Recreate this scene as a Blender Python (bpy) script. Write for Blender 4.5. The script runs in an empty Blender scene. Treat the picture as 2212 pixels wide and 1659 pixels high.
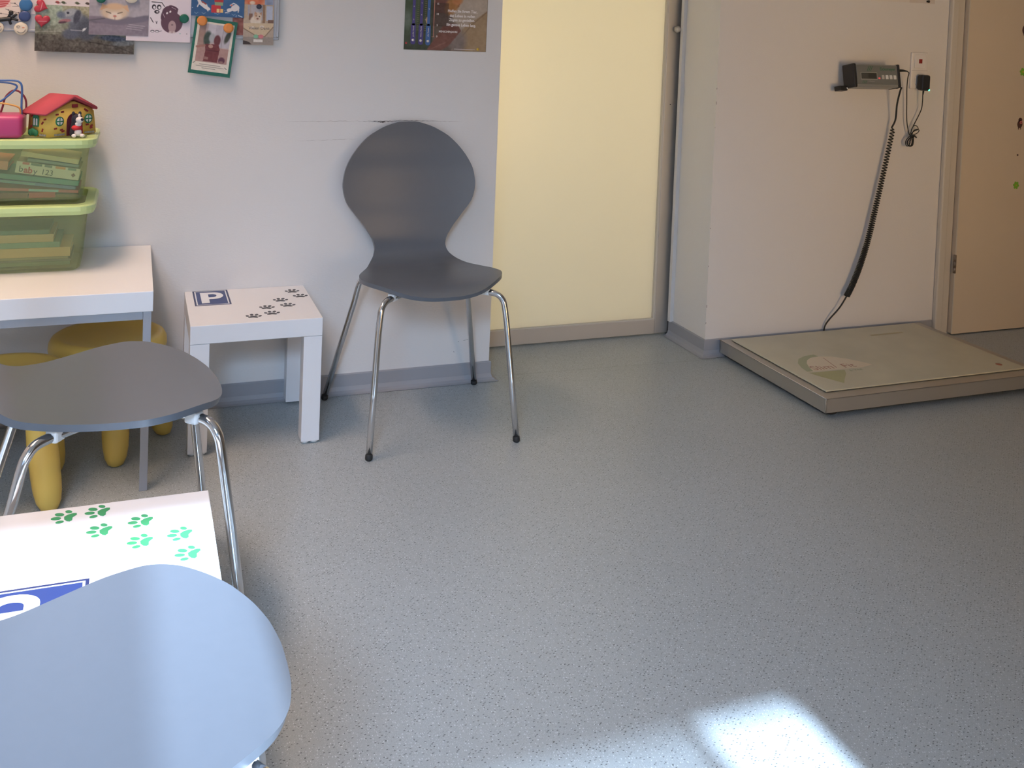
import bpy, bmesh, math, random
import numpy as np
from mathutils import Vector, Matrix, Euler

random.seed(7)
PI = math.pi
SC = bpy.context.scene
COL = SC.collection

# ------------------------------------------------------------------ camera
CAM_H = 1.17
YAW, PITCH, ROLL = .3648, -.0394, -.0389
def cam_axes():
    cy, sy = math.cos(YAW), math.sin(YAW)
    r = Vector((cy, -sy, 0)); f = Vector((sy, cy, 0)); u = Vector((0, 0, 1))
    f2 = f*math.cos(PITCH) + u*math.sin(PITCH); u2 = u*math.cos(PITCH) - f*math.sin(PITCH)
    r3 = r*math.cos(ROLL) - u2*math.sin(ROLL); u3 = u2*math.cos(ROLL) + r*math.sin(ROLL)
    return r3, u3, f2
cd = bpy.data.cameras.new('camera'); cam = bpy.data.objects.new('camera', cd); COL.objects.link(cam)
cd.sensor_fit = 'HORIZONTAL'; cd.sensor_width = 36; cd.lens = 2129.9/2212*36
cd.shift_y = -(829.5-146.7)/2212; cd.clip_start = .02
_r, _u, _f = cam_axes()
cam.matrix_world = Matrix(((_r.x, _u.x, -_f.x, 0), (_r.y, _u.y, -_f.y, 0), (_r.z, _u.z, -_f.z, CAM_H), (0, 0, 0, 1)))
SC.camera = cam

# ------------------------------------------------------------------ view, world, sun, window daylight
vs = SC.view_settings
vs.view_transform = 'Standard'; vs.look = 'None'; vs.gamma = 1; vs.use_curve_mapping = False
vs.exposure = 0.0
E_CURT, E_LOW, E_FILL, E_LAMP = 9.5, 7, 6.6, 13.5
C_CURT, C_LOW, C_LAMP, C_FILL, C_BEH = (.46, .68, 1), (.90, .90, .95), (1, .72, .53), (1, .66, .33), (1, .92, .69)
W = bpy.data.worlds.new('world'); SC.world = W; W.use_nodes = True
bg = W.node_tree.nodes['Background']; bg.inputs[0].default_value = (.60, .78, 1, 1); bg.inputs[1].default_value = .6

SUN_TAN = .70                                    # rise per metre of ground along +Y
sd = bpy.data.lights.new('sun', 'SUN'); sun = bpy.data.objects.new('sun', sd); COL.objects.link(sun)
SUN_E = 26.0
sd.energy = SUN_E; sd.angle = .022; sd.color = (.58, .76, 1)
sun.rotation_euler = Vector((-.02, 1, -SUN_TAN)).to_track_quat('-Z', 'Y').to_euler()

def area(name, loc, direction, sx, sy, power, color):
    d = bpy.data.lights.new(name, 'AREA'); o = bpy.data.objects.new(name, d); COL.objects.link(o)
    d.shape = 'RECTANGLE'; d.size = sx; d.size_y = sy; d.energy = power; d.color = color
    o.location = loc; o.rotation_euler = Vector(direction).to_track_quat('-Z', 'Z').to_euler()
    return o
REAR = -.70
area('daylight_window_high', (-.45, REAR+.07, 1.85), (.90, 2.25, -1.75), .7, .5, E_CURT, C_CURT).data.spread = 1.0
area('daylight_window_low', (.84, REAR-.02, .95), (0, .75, -.85), .62, 1.0, E_LOW, C_LOW)
area('warm_fill_light', (2.55, REAR-.10, .70), (0, 1, .10), .86, 1.2, E_FILL, C_FILL).data.spread = 1.3  # added unseen warm fill that brightens the wall behind the scale
AREA_BEHIND = 31.0

# ------------------------------------------------------------------ helpers: colour, materials
def lin(c):
    c = c/255.0
    return c/12.92 if c <= .04045 else ((c+.055)/1.055)**2.4
def S(r, g, b): return (lin(r), lin(g), lin(b), 1)

MATS = {}
def mat(name, col, rough=.5, metal=0, spec=.5, coat=0, emit=None, estr=0, trans=0, alpha=1):
    if name in MATS: return MATS[name]
    m = bpy.data.materials.new(name); m.use_nodes = True
    b = m.node_tree.nodes['Principled BSDF']
    b.inputs['Base Color'].default_value = col if len(col) == 4 else (*col, 1)
    b.inputs['Roughness'].default_value = rough; b.inputs['Metallic'].default_value = metal
    b.inputs['Specular IOR Level'].default_value = spec; b.inputs['Coat Weight'].default_value = coat
    if emit: b.inputs['Emission Color'].default_value = emit; b.inputs['Emission Strength'].default_value = estr
    MATS[name] = m
    return m
def nodes(m): return m.node_tree.nodes, m.node_tree.links, m.node_tree.nodes['Principled BSDF']
def add_bump(m, scale=(1, 1, 1), noise=200, strength=.1, dist=.002, detail=3):
    n, l, b = nodes(m)
    tc = n.new('ShaderNodeTexCoord'); mp = n.new('ShaderNodeMapping'); mp.inputs['Scale'].default_value = scale
    nz = n.new('ShaderNodeTexNoise'); nz.inputs['Scale'].default_value = noise; nz.inputs['Detail'].default_value = detail
    bp = n.new('ShaderNodeBump'); bp.inputs['Strength'].default_value = strength; bp.inputs['Distance'].default_value = dist
    l.new(tc.outputs['Object'], mp.inputs[0]); l.new(mp.outputs[0], nz.inputs['Vector'])
    l.new(nz.outputs['Fac'], bp.inputs['Height']); l.new(bp.outputs[0], b.inputs['Normal'])
    return nz
def mottle(m, noise, amount, scale=(1, 1, 1), detail=3):
    """vary the base colour a little with noise (grain, wear)"""
    n, l, b = nodes(m)
    c = tuple(b.inputs['Base Color'].default_value)
    tc = n.new('ShaderNodeTexCoord'); mp = n.new('ShaderNodeMapping'); mp.inputs['Scale'].default_value = scale
    nz = n.new('ShaderNodeTexNoise'); nz.inputs['Scale'].default_value = noise; nz.inputs['Detail'].default_value = detail
    r = n.new('ShaderNodeValToRGB')
    r.color_ramp.elements[0].position = .3; r.color_ramp.elements[1].position = .7
    r.color_ramp.elements[0].color = (*(x*(1-amount) for x in c[:3]), 1); r.color_ramp.elements[1].color = (*(min(1, x*(1+amount)) for x in c[:3]), 1)
    l.new(tc.outputs['Object'], mp.inputs[0]); l.new(mp.outputs[0], nz.inputs['Vector'])
    l.new(nz.outputs['Fac'], r.inputs[0]); l.new(r.outputs[0], b.inputs['Base Color'])

# ------------------------------------------------------------------ helpers: meshes
def link(name, me, m=None, parent=None, smooth=False, loc=None, rot=None):
    if m is not None and not me.materials: me.materials.append(m)
    o = bpy.data.objects.new(name, me); COL.objects.link(o)
    if parent is not None: o.parent = parent
    if loc is not None: o.location = loc
    if rot is not None: o.rotation_euler = rot
    if smooth:
        for p in me.polygons: p.use_smooth = True
    return o
def from_bm(name, bm, m=None, parent=None, smooth=False, loc=None, rot=None):
    me = bpy.data.meshes.new(name); bm.normal_update(); bm.to_mesh(me); bm.free()
    return link(name, me, m, parent, smooth, loc, rot)
def pyd(name, vs_, fs_, m=None, parent=None, smooth=False, loc=None, rot=None):
    me = bpy.data.meshes.new(name); me.from_pydata([tuple(v) for v in vs_], [], fs_); me.update()
    return link(name, me, m, parent, smooth, loc, rot)
def add_box(bm, x0, x1, y0, y1, z0, z1, bevel=0, seg=2):
    r = bmesh.ops.create_cube(bm, size=1)
    vs_ = r['verts']
    bmesh.ops.scale(bm, vec=(x1-x0, y1-y0, z1-z0), verts=vs_)
    bmesh.ops.translate(bm, vec=((x0+x1)/2, (y0+y1)/2, (z0+z1)/2), verts=vs_)
    if bevel:
        es = list({e for v in vs_ for e in v.link_edges})
        bmesh.ops.bevel(bm, geom=es, offset=bevel, segments=seg, affect='EDGES', profile=.5)
def box(name, x0, x1, y0, y1, z0, z1, m=None, parent=None, bevel=0, seg=2, loc=None, rot=None):
    bm = bmesh.new(); add_box(bm, x0, x1, y0, y1, z0, z1, bevel, seg)
    return from_bm(name, bm, m, parent, False, loc, rot)
def smooth_path(pts, n=8):
    pts = [Vector(p) for p in pts]; out = []
    for i in range(len(pts)-1):
        p0 = pts[max(i-1, 0)]; p1 = pts[i]; p2 = pts[i+1]; p3 = pts[min(i+2, len(pts)-1)]
        for k in range(n):
            t = k/n
            out.append(.5*((2*p1) + (p2-p0)*t + (2*p0-5*p1+4*p2-p3)*t*t + (3*p1-p0-3*p2+p3)*t**3))
    out.append(pts[-1]); return out
def add_tube(bm, pts, r, seg=10, caps=True):
    """round tube along points; r a number or a list"""
    pts = [Vector(p) for p in pts]; n = len(pts)
    rr = r if isinstance(r, (list, tuple)) else [r]*n
    t = (pts[1]-pts[0]).normalized()
    a = t.orthogonal().normalized(); rings = []
    for i, p in enumerate(pts):
        t2 = ((pts[min(i+1, n-1)]-pts[max(i-1, 0)])).normalized()
        a = (a - t2*a.dot(t2)); a = a.normalized() if a.length > 1e-6 else t2.orthogonal().normalized()
        b = t2.cross(a)
        rings.append([bm.verts.new(p + rr[i]*(math.cos(2*PI*k/seg)*a + math.sin(2*PI*k/seg)*b)) for k in range(seg)])
    for i in range(n-1):
        for k in range(seg):
            bm.faces.new((rings[i][k], rings[i][(k+1) % seg], rings[i+1][(k+1) % seg], rings[i+1][k]))
    if caps:
        bm.faces.new(rings[0][::-1]); bm.faces.new(rings[-1])
def tube(name, pts, r, m, parent=None, seg=10, smooth=True, loc=None):
    bm = bmesh.new(); add_tube(bm, pts, r, seg)
    return from_bm(name, bm, m, parent, smooth, loc)
def lathe(name, prof, m, parent=None, seg=32, loc=None, rot=None, smooth=True):
    """profile of (radius, z) from bottom to top"""
    vs_, fs_ = [], []
    n = len(prof)
    for r, z in prof:
        for k in range(seg):
            a = 2*PI*k/seg; vs_.append((r*math.cos(a), r*math.sin(a), z))
    for i in range(n-1):
        for k in range(seg):
            fs_.append((i*seg+k, i*seg+(k+1) % seg, (i+1)*seg+(k+1) % seg, (i+1)*seg+k))
    fs_.append(tuple(range(seg))[::-1]); fs_.append(tuple((n-1)*seg+k for k in range(seg)))
    return pyd(name, vs_, fs_, m, parent, smooth, loc, rot)
def prism(name, pts, z0, z1, m, parent=None, loc=None, rot=None):
    """outline in xy (counter-clockwise) extruded along z"""
    bm = bmesh.new()
    lo = [bm.verts.new((x, y, z0)) for x, y in pts]; hi = [bm.verts.new((x, y, z1)) for x, y in pts]
    n = len(pts)
    bm.faces.new(lo[::-1]); bm.faces.new(hi)
    for i in range(n): bm.faces.new((lo[i], lo[(i+1) % n], hi[(i+1) % n], hi[i]))
    bmesh.ops.recalc_face_normals(bm, faces=bm.faces)
    return from_bm(name, bm, m, parent, False, loc, rot)
def add_disc(bm, cx, cy, rx, ry, z0, z1, rot=0, seg=20):
    lo, hi = [], []
    c, s = math.cos(rot), math.sin(rot)
    for k in range(seg):
        a = 2*PI*k/seg; x, y = rx*math.cos(a), ry*math.sin(a)
        lo.append(bm.verts.new((cx+c*x-s*y, cy+s*x+c*y, z0))); hi.append(bm.verts.new((cx+c*x-s*y, cy+s*x+c*y, z1)))
    bm.faces.new(lo[::-1]); bm.faces.new(hi)
    for i in range(seg): bm.faces.new((lo[i], lo[(i+1) % seg], hi[(i+1) % seg], hi[i]))
def rrect(w, h, r, n=6, cx=0, cy=0):
    out = []
    for sx, sy, a0 in ((1, -1, -PI/2), (1, 1, 0), (-1, 1, PI/2), (-1, -1, PI)):
        for k in range(n+1):
            a = a0+PI/2*k/n
            out.append((cx+sx*(w/2-r)+r*math.cos(a), cy+sy*(h/2-r)+r*math.sin(a)))
    return out
def text(name, body, size, m, parent, loc=(0, 0, 0), rot=(0, 0, 0), align='CENTER', sx=1, depth=.0001, bold=0, shear=0, space=1):
    c = bpy.data.curves.new('txt', 'FONT'); c.body = body; c.size = size; c.align_x = align; c.align_y = 'CENTER'
    c.extrude = depth; c.offset = bold; c.shear = shear; c.resolution_u = 3; c.space_line = space
    t = bpy.data.objects.new('txt', c); COL.objects.link(t)
    dg = bpy.context.evaluated_depsgraph_get(); dg.update()
    me = bpy.data.meshes.new_from_object(t.evaluated_get(dg), depsgraph=dg)
    bpy.data.objects.remove(t); bpy.data.curves.remove(c)
    me.materials.clear()
    if sx != 1:
        for v in me.vertices: v.co.x *= sx
    return link(name, me, m, parent, False, loc, rot)

def tag(o, label, cat, group=None):
    o['label'] = label; o['category'] = cat
    if group: o['group'] = group
    return o
def thing(name, label, cat, loc=(0, 0, 0), rot=(0, 0, 0), group=None):
    o = bpy.data.objects.new(name, None); COL.objects.link(o); o.empty_display_size = .05
    o.location = loc; o.rotation_euler = rot
    return tag(o, label, cat, group)
def struct(o, label=None):
    o['kind'] = 'structure'
    if label: o['label'] = label
    return o
def copy_tree(o, parent=None):
    c = o.copy(); COL.objects.link(c)
    if parent is not None: c.parent = parent
    for ch in list(o.children): copy_tree(ch, c)
    return c

# ------------------------------------------------------------------ materials
def wall_material():
    m = mat('wallpaper_paint', (.80, .765, .735), .65, spec=.25)
    n, l, b = nodes(m)
    tc = n.new('ShaderNodeTexCoord')
    mp = n.new('ShaderNodeMapping'); mp.inputs['Scale'].default_value = (1, 1, 3.2)
    nz = n.new('ShaderNodeTexNoise'); nz.inputs['Scale'].default_value = 130; nz.inputs['Detail'].default_value = 3
    bp = n.new('ShaderNodeBump'); bp.inputs['Strength'].default_value = .25; bp.inputs['Distance'].default_value = .0015
    l.new(tc.outputs['Object'], mp.inputs[0]); l.new(mp.outputs[0], nz.inputs['Vector'])
    l.new(nz.outputs['Fac'], bp.inputs['Height']); l.new(bp.outputs[0], b.inputs['Normal'])
    return m
M_WALL = wall_material()
M_CEIL = mat('ceiling_paint', (.82, .80, .77), .8, spec=.2)
def floor_material():
    m = mat('speckled_linoleum', (.36, .40, .40), .36, spec=.45)
    n, l, b = nodes(m)
    tc = n.new('ShaderNodeTexCoord')
    big = n.new('ShaderNodeTexNoise'); big.inputs['Scale'].default_value = 2.2; big.inputs['Detail'].default_value = 5
    ramp = n.new('ShaderNodeValToRGB')
    ramp.color_ramp.elements[0].position = .3; ramp.color_ramp.elements[1].position = .72
    ramp.color_ramp.elements[0].color = (.385, .418, .425, 1); ramp.color_ramp.elements[1].color = (.415, .448, .455, 1)
    l.new(tc.outputs['Object'], big.inputs['Vector']); l.new(big.outputs['Fac'], ramp.inputs[0])
    cur = ramp.outputs[0]
    for k, (sc, dmax, keep, colr, rot, st) in enumerate((
            (120, .21, .76, (.11, .115, .115, 1), .5, (1, 2.1, 1)), (135, .20, .76, (.64, .68, .70, 1), 1.7, (1.9, 1, 1)),
            (250, .24, .60, (.33, .35, .355, 1), 2.4, (1, 1.4, 1)), (260, .24, .66, (.50, .53, .54, 1), .9, (1.2, 1, 1)))):
        mp = n.new('ShaderNodeMapping'); mp.inputs['Rotation'].default_value = (0, 0, rot); mp.inputs['Scale'].default_value = st
        vo = n.new('ShaderNodeTexVoronoi'); vo.inputs['Scale'].default_value = sc; vo.voronoi_dimensions = '2D'
        l.new(tc.outputs['Object'], mp.inputs[0]); l.new(mp.outputs[0], vo.inputs['Vector'])
        lt = n.new('ShaderNodeMath'); lt.operation = 'LESS_THAN'; lt.inputs[1].default_value = dmax
        l.new(vo.outputs['Distance'], lt.inputs[0])
        sep = n.new('ShaderNodeSeparateColor'); l.new(vo.outputs['Color'], sep.inputs[0])
        gt = n.new('ShaderNodeMath'); gt.operation = 'GREATER_THAN'; gt.inputs[1].default_value = keep
        l.new(sep.outputs[0], gt.inputs[0])
        mu = n.new('ShaderNodeMath'); mu.operation = 'MULTIPLY'; l.new(lt.outputs[0], mu.inputs[0]); l.new(gt.outputs[0], mu.inputs[1])
        mx = n.new('ShaderNodeMix'); mx.data_type = 'RGBA'
        l.new(mu.outputs[0], mx.inputs['Factor']); l.new(cur, mx.inputs['A']); mx.inputs['B'].default_value = colr
        cur = mx.outputs['Result']
    l.new(cur, b.inputs['Base Color'])
    nz = n.new('ShaderNodeTexNoise'); nz.inputs['Scale'].default_value = 380; nz.inputs['Detail'].default_value = 2
    bp = n.new('ShaderNodeBump'); bp.inputs['Strength'].default_value = .10; bp.inputs['Distance'].default_value = .0006
    l.new(tc.outputs['Object'], nz.inputs['Vector']); l.new(nz.outputs['Fac'], bp.inputs['Height']); l.new(bp.outputs[0], b.inputs['Normal'])
    return m
M_FLOOR = floor_material()
M_BASEB = mat('grey_skirting_vinyl', (.36, .36, .38), .45, spec=.4)
M_ALU = mat('brushed_aluminium', (.56, .52, .47), .42, metal=.65); add_bump(M_ALU, (1, 1, 30), 60, .06, .0005)
M_ALUP = mat('anodised_rail', (.56, .51, .45), .45, metal=.35)
M_CHROME = mat('chrome', (.72, .72, .73), .12, metal=1)
M_BLACK = mat('black_plastic', (.022, .022, .024), .42); M_RUBBER = mat('black_rubber', (.02, .02, .02), .6)
M_CHAIR = mat('slate_grey_lacquer', (.126, .138, .158), .28, spec=.45); mottle(M_CHAIR, 60, .012)
M_CHAIR_EDGE = mat('slate_edge', (.13, .15, .17), .4)
M_WHITE = mat('white_laminate', (.84, .82, .82), .38, spec=.4); mottle(M_WHITE, 3, .015)
M_WPLAST = mat('white_plastic', (.80, .79, .77), .4)
M_GREY = mat('grey_painted_steel', (.36, .37, .40), .45)
M_YELLOW = mat('yellow_plastic', (.82, .56, .13), .38, spec=.4); mottle(M_YELLOW, 5, .04)
M_DOOR = mat('beige_door_laminate', (.72, .60, .46), .5, spec=.35); mottle(M_DOOR, 2, .02)
M_FRAME = mat('cream_frame_paint', (.66, .60, .52), .45)
M_STEEL = mat('stainless_steel', (.50, .47, .43), .38, metal=.75); add_bump(M_STEEL, (1, 30, 30), 50, .08, .0005)
M_PLATE = mat('scale_plate_print', (.60, .56, .42), .34, spec=.5); mottle(M_PLATE, 9, .05)
def binmat():
    m = bpy.data.materials.new('green_translucent_plastic'); m.use_nodes = True
    n, l = m.node_tree.nodes, m.node_tree.links
    n.clear()
    out = n.new('ShaderNodeOutputMaterial'); tr = n.new('ShaderNodeBsdfTransparent'); tr.inputs[0].default_value = (.95, .98, .88, 1)
    pr = n.new('ShaderNodeBsdfPrincipled'); pr.inputs['Base Color'].default_value = (.66, .71, .44, 1); pr.inputs['Roughness'].default_value = .35
    mx = n.new('ShaderNodeMixShader'); mx.inputs[0].default_value = .17
    l.new(tr.outputs[0], mx.inputs[1]); l.new(pr.outputs[0], mx.inputs[2]); l.new(mx.outputs[0], out.inputs[0])
    return m
M_BIN = binmat()
M_BINRIM = mat('green_plastic_rim', (.60, .74, .32), .35, spec=.5)
def milkglass():
    m = bpy.data.materials.new('milk_glass'); m.use_nodes = True
    n, l = m.node_tree.nodes, m.node_tree.links
    n.clear()
    out = n.new('ShaderNodeOutputMaterial'); tr = n.new('ShaderNodeBsdfTranslucent'); tr.inputs[0].default_value = (.95, .91, .80, 1)
    pr = n.new('ShaderNodeBsdfPrincipled'); pr.inputs['Base Color'].default_value = (.82, .78, .68, 1); pr.inputs['Roughness'].default_value = .22
    mx = n.new('ShaderNodeMixShader'); mx.inputs[0].default_value = .5
    l.new(tr.outputs[0], mx.inputs[1]); l.new(pr.outputs[0], mx.inputs[2]); l.new(mx.outputs[0], out.inputs[0])
    return m
M_MILK = milkglass()
def clearglass(name, fac, col):
    m = bpy.data.materials.new(name); m.use_nodes = True
    n, l = m.node_tree.nodes, m.node_tree.links
    n.clear()
    out = n.new('ShaderNodeOutputMaterial'); tr = n.new('ShaderNodeBsdfTransparent')
    pr = n.new('ShaderNodeBsdfPrincipled'); pr.inputs['Base Color'].default_value = col; pr.inputs['Roughness'].default_value = .3
    mx = n.new('ShaderNodeMixShader'); mx.inputs[0].default_value = fac
    l.new(tr.outputs[0], mx.inputs[1]); l.new(pr.outputs[0], mx.inputs[2]); l.new(mx.outputs[0], out.inputs[0])
    return m
M_PANE = clearglass('window_glass', .06, (.8, .85, .85, 1))
def sun_filter_mat():
    m = bpy.data.materials.new('sun_filter_cloth'); m.use_nodes = True
    n, l = m.node_tree.nodes, m.node_tree.links
    n.clear()
    out = n.new('ShaderNodeOutputMaterial'); tr = n.new('ShaderNodeBsdfTransparent'); tl = n.new('ShaderNodeBsdfTranslucent'); tl.inputs[0].default_value = (.30, .34, .40, 1)
    mx = n.new('ShaderNodeMixShader'); mx.inputs[0].default_value = .40
    l.new(tr.outputs[0], mx.inputs[1]); l.new(tl.outputs[0], mx.inputs[2]); l.new(mx.outputs[0], out.inputs[0])
    return m
M_CURT = sun_filter_mat()
M_SHEER = clearglass('sheer_filter_cloth', .72, (.85, .86, .86, 1))

# printed pictures: colours computed per vertex
M_PRINT = bpy.data.materials.new('colour_print'); M_PRINT.use_nodes = True
_n, _l, _b = nodes(M_PRINT)
_a = _n.new('ShaderNodeVertexColor'); _a.layer_name = 'print'; _l.new(_a.outputs[0], _b.inputs['Base Color'])
_b.inputs['Roughness'].default_value = .45; _b.inputs['Specular IOR Level'].default_value = .3
class Print:
    """small painter; coordinates x right, y down in a frame of the caller's choice"""
    def __init__(s, x0, y0, x1, y1, bgc, k=1.0):
        s.x0, s.y0, s.x1, s.y1 = x0, y0, x1, y1
        s.w = max(6, int((x1-x0)*k)); s.h = max(6, int((y1-y0)*k))
        s.X, s.Y = np.meshgrid(np.linspace(x0, x1, s.w), np.linspace(y0, y1, s.h))
        s.a = np.ones((s.h, s.w, 3))*np.array(bgc, float); s.px = (x1-x0)/s.w
    def blend(s, mask, col, al=1):
        mk = np.clip(mask, 0, 1)[..., None]*al; s.a = s.a*(1-mk) + np.array(col, float)*mk
    def ell(s, cx, cy, rx, ry, col, rot=0, soft=None, al=1):
        c, sn = math.cos(rot), math.sin(rot); dx, dy = s.X-cx, s.Y-cy
        d = np.sqrt(((c*dx+sn*dy)/rx)**2 + ((-sn*dx+c*dy)/ry)**2)
        sf = soft if soft is not None else s.px/min(rx, ry)
        s.blend((1-d)/sf+.5, col, al); return s
    def poly(s, pts, col, al=1):
        ins = np.zeros_like(s.X, bool); n = len(pts)
        for i in range(n):
            xa, ya = pts[i]; xb, yb = pts[(i+1) % n]
            if ya == yb: continue
            c = (s.Y < ya) != (s.Y < yb)
            ins ^= c & (s.X < (xb-xa)*(s.Y-ya)/(yb-ya)+xa)
        s.blend(ins.astype(float), col, al); return s
    def rect(s, xa, ya, xb, yb, col, al=1): return s.poly([(xa, ya), (xb, ya), (xb, yb), (xa, yb)], col, al)
    def line(s, pts, wd, col, al=1):
        for (xa, ya), (xb, yb) in zip(pts, pts[1:]):
            L = max(1e-6, (xb-xa)**2+(yb-ya)**2)
            t = np.clip(((s.X-xa)*(xb-xa)+(s.Y-ya)*(yb-ya))/L, 0, 1)
            d = np.hypot(s.X-xa-t*(xb-xa), s.Y-ya-t*(yb-ya))
            s.blend((wd/2-d)/s.px+.5, col, al)
        return s
    def noise(s, amp, cell, seed=0, ax=1, ay=1):
        rg = np.random.RandomState(seed)
        gw = int((s.x1-s.x0)/(cell*ax))+3; gh = int((s.y1-s.y0)/(cell*ay))+3
        g = rg.rand(gh, gw)-.5
        fx = (s.X-s.x0)/(cell*ax); fy = (s.Y-s.y0)/(cell*ay); ix = fx.astype(int); iy = fy.astype(int); fx -= ix; fy -= iy
        v = (g[iy, ix]*(1-fx)+g[iy, ix+1]*fx)*(1-fy)+(g[iy+1, ix]*(1-fx)+g[iy+1, ix+1]*fx)*fy
        s.a = s.a+(v*2*amp)[..., None]; return s
    def mesh(s, name, w, h, th):
        """card w x h (metres) centred in xy, front at z=th"""
        W_, H_ = s.w, s.h
        xs = np.linspace(-w/2, w/2, W_); ys = np.linspace(h/2, -h/2, H_)
        gx, gy = np.meshgrid(xs, ys)
        vs_ = np.stack([gx.ravel(), gy.ravel(), np.full(gx.size, th)], 1).tolist()
        fs_ = []
        for j in range(H_-1):
            for i in range(W_-1):
                a = j*W_+i; fs_.append((a, a+W_, a+W_+1, a+1))
        n0 = len(vs_); vs_ += [(-w/2, h/2, 0), (w/2, h/2, 0), (w/2, -h/2, 0), (-w/2, -h/2, 0)]
        top = list(range(W_)); rt = [j*W_+W_-1 for j in range(H_)]; bt = [(H_-1)*W_+i for i in range(W_-1, -1, -1)]; lf = [j*W_ for j in range(H_-1, -1, -1)]
        for side, (a, b) in ((top, (n0, n0+1)), (rt, (n0+1, n0+2)), (bt, (n0+2, n0+3)), (lf, (n0+3, n0))):
            fs_.append(tuple([b, a]+side)[::1])
        fs_.append((n0, n0+1, n0+2, n0+3))
        me = bpy.data.meshes.new(name); me.from_pydata(vs_, [], fs_); me.update()
        c = np.clip(s.a, 0, 255)/255.0
        c = np.where(c <= .04045, c/12.92, ((c+.055)/1.055)**2.4)
        cc = np.ones((len(vs_), 4)); cc[:n0, :3] = c.reshape(-1, 3); cc[n0:, :3] = (.5, .5, .5)
        at = me.color_attributes.new('print', 'FLOAT_COLOR', 'POINT'); at.data.foreach_set('color', cc.ravel())
        me.materials.append(M_PRINT)
        return me
WALLROT = (PI/2, 0, 0)            # local xy -> world X,Z ; local z -> out of the back wall towards the room
def wall_rot(t): return (PI/2, t, 0)

# ------------------------------------------------------------------ the setting
WY = 3.05            # wall behind the chair and the board
SWY = 3.07           # wall behind the animal scale
struct(box('floor', -1.1, 4.7, REAR-1.2, 5.2, -.1, 0, M_FLOOR), 'speckled blue-grey linoleum floor')
struct(box('ceiling', -1.1, 4.7, REAR-.14, 5.2, 2.62, 2.72, M_CEIL), 'plain white ceiling')
struct(box('wall_back', -1.1, 1.123, WY, 3.315, 0, 2.62, M_WALL), 'white textured wallpaper wall behind the chair and pinboard')
struct(box('wall_niche', 1.97, 4.7, SWY, 3.46, 0, 2.62, M_WALL), 'white wall behind the animal scale, with the doorway return')
struct(box('wall_lintel', 1.123, 1.97, 3.06, 3.30, 2.12, 2.62, M_WALL), 'wall above the sliding glass door')
struct(box('wall_left', -1.1, -1.0, REAR-.2, 3.05, 0, 2.62, M_WALL), 'white side wall')
struct(box('wall_right', 4.6, 4.7, REAR-.2, 3.07, 0, 2.62, M_WALL), 'white side wall beyond the door')
struct(box('wall_light_block', 1.27, 1.40, REAR, .20, 0, 2.62, M_WALL), 'added unseen wall right of the windows, blocking daylight to the right')  # added out of view to keep window daylight off the right side
# rear wall with two window openings (behind the camera, where the sun comes from)
def wall_with_holes(name, x0, x1, z0, z1, y0, y1, holes):
    xs = sorted({x0, x1, *[h[0] for h in holes], *[h[1] for h in holes]}); zs = sorted({z0, z1, *[h[2] for h in holes], *[h[3] for h in holes]})
    bm = bmesh.new()
    for i in range(len(xs)-1):
        for j in range(len(zs)-1):
            mx, mz = (xs[i]+xs[i+1])/2, (zs[j]+zs[j+1])/2
            if any(h[0] < mx < h[1] and h[2] < mz < h[3] for h in holes): continue
            add_box(bm, xs[i], xs[i+1], y0, y1, zs[j], zs[j+1])
    return from_bm(name, bm, M_WALL)
HB = (-.95, .235, .85, 2.10); HA = (.50, 1.17, .40, 1.56); HC = (2.10, 3.00, 0, 2.02)  # last opening is added so the warm fill can enter
struct(wall_with_holes('wall_rear', -1.1, 4.7, 0, 2.62, REAR-.14, REAR, [HB, HA, HC]), 'white wall with the two windows')
for nm, b in (('wall_sky_block', (1.9, 3.2, REAR-1.2, REAR-1.1, 0, 2.62)), ('wall_sky_block_left', (1.9, 2.0, REAR-1.1, REAR-.14, 0, 2.62)), ('wall_sky_block_right', (3.1, 3.2, REAR-1.1, REAR-.14, 0, 2.62))):
    struct(box(nm, *b, M_WALL), 'added unseen wall keeping blue sky light out of the added doorway')  # added enclosure around the warm fill, shuts out the blue sky
def window(name, h, mull):
    bm = bmesh.new(); y0, y1 = REAR-.10, REAR-.04
    for a in ((h[0], h[1], h[2], h[2]+.02), (h[0], h[1], h[3]-.02, h[3]), (h[0], h[0]+.02, h[2], h[3]), (h[1]-.02, h[1], h[2], h[3])):
        add_box(bm, a[0], a[1], y0, y1, a[2], a[3])
    for x in mull: add_box(bm, x-.012, x+.012, y0, y1, h[2], h[3])
    f = struct(from_bm(name, bm, M_WPLAST))
    box('window_pane', h[0]+.02, h[1]-.02, REAR-.072, REAR-.068, h[2]+.02, h[3]-.02, M_PANE, f)
    return f
window('window_1', HB, [-.40]); wa = window('window_2', HA, [.95])
def sheer(x0, x1, z0, z1, m, label):  # added cloth out of view, weakens the sun to shape its patches
    vs_, fs_ = [], []
    n = 60
    for i in range(n+1):
        x = x0+(x1-x0)*i/n; y = REAR+.035+.010*math.sin(i*1.1)
        vs_ += [(x, y, z0), (x, y, z1)]
    for i in range(n): fs_.append((2*i, 2*i+2, 2*i+3, 2*i+1))
    return tag(pyd('added_curtain', vs_, fs_, m, None, True), label, 'added_curtain')
sheer(.50, .94, .35, 1.62, M_SHEER, 'added unseen sheer cloth dimming the sun through half of the low window')
sheer(-.98, .07, .80, 2.16, M_CURT, 'added unseen translucent cloth dimming the sun through most of the high window')

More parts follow.
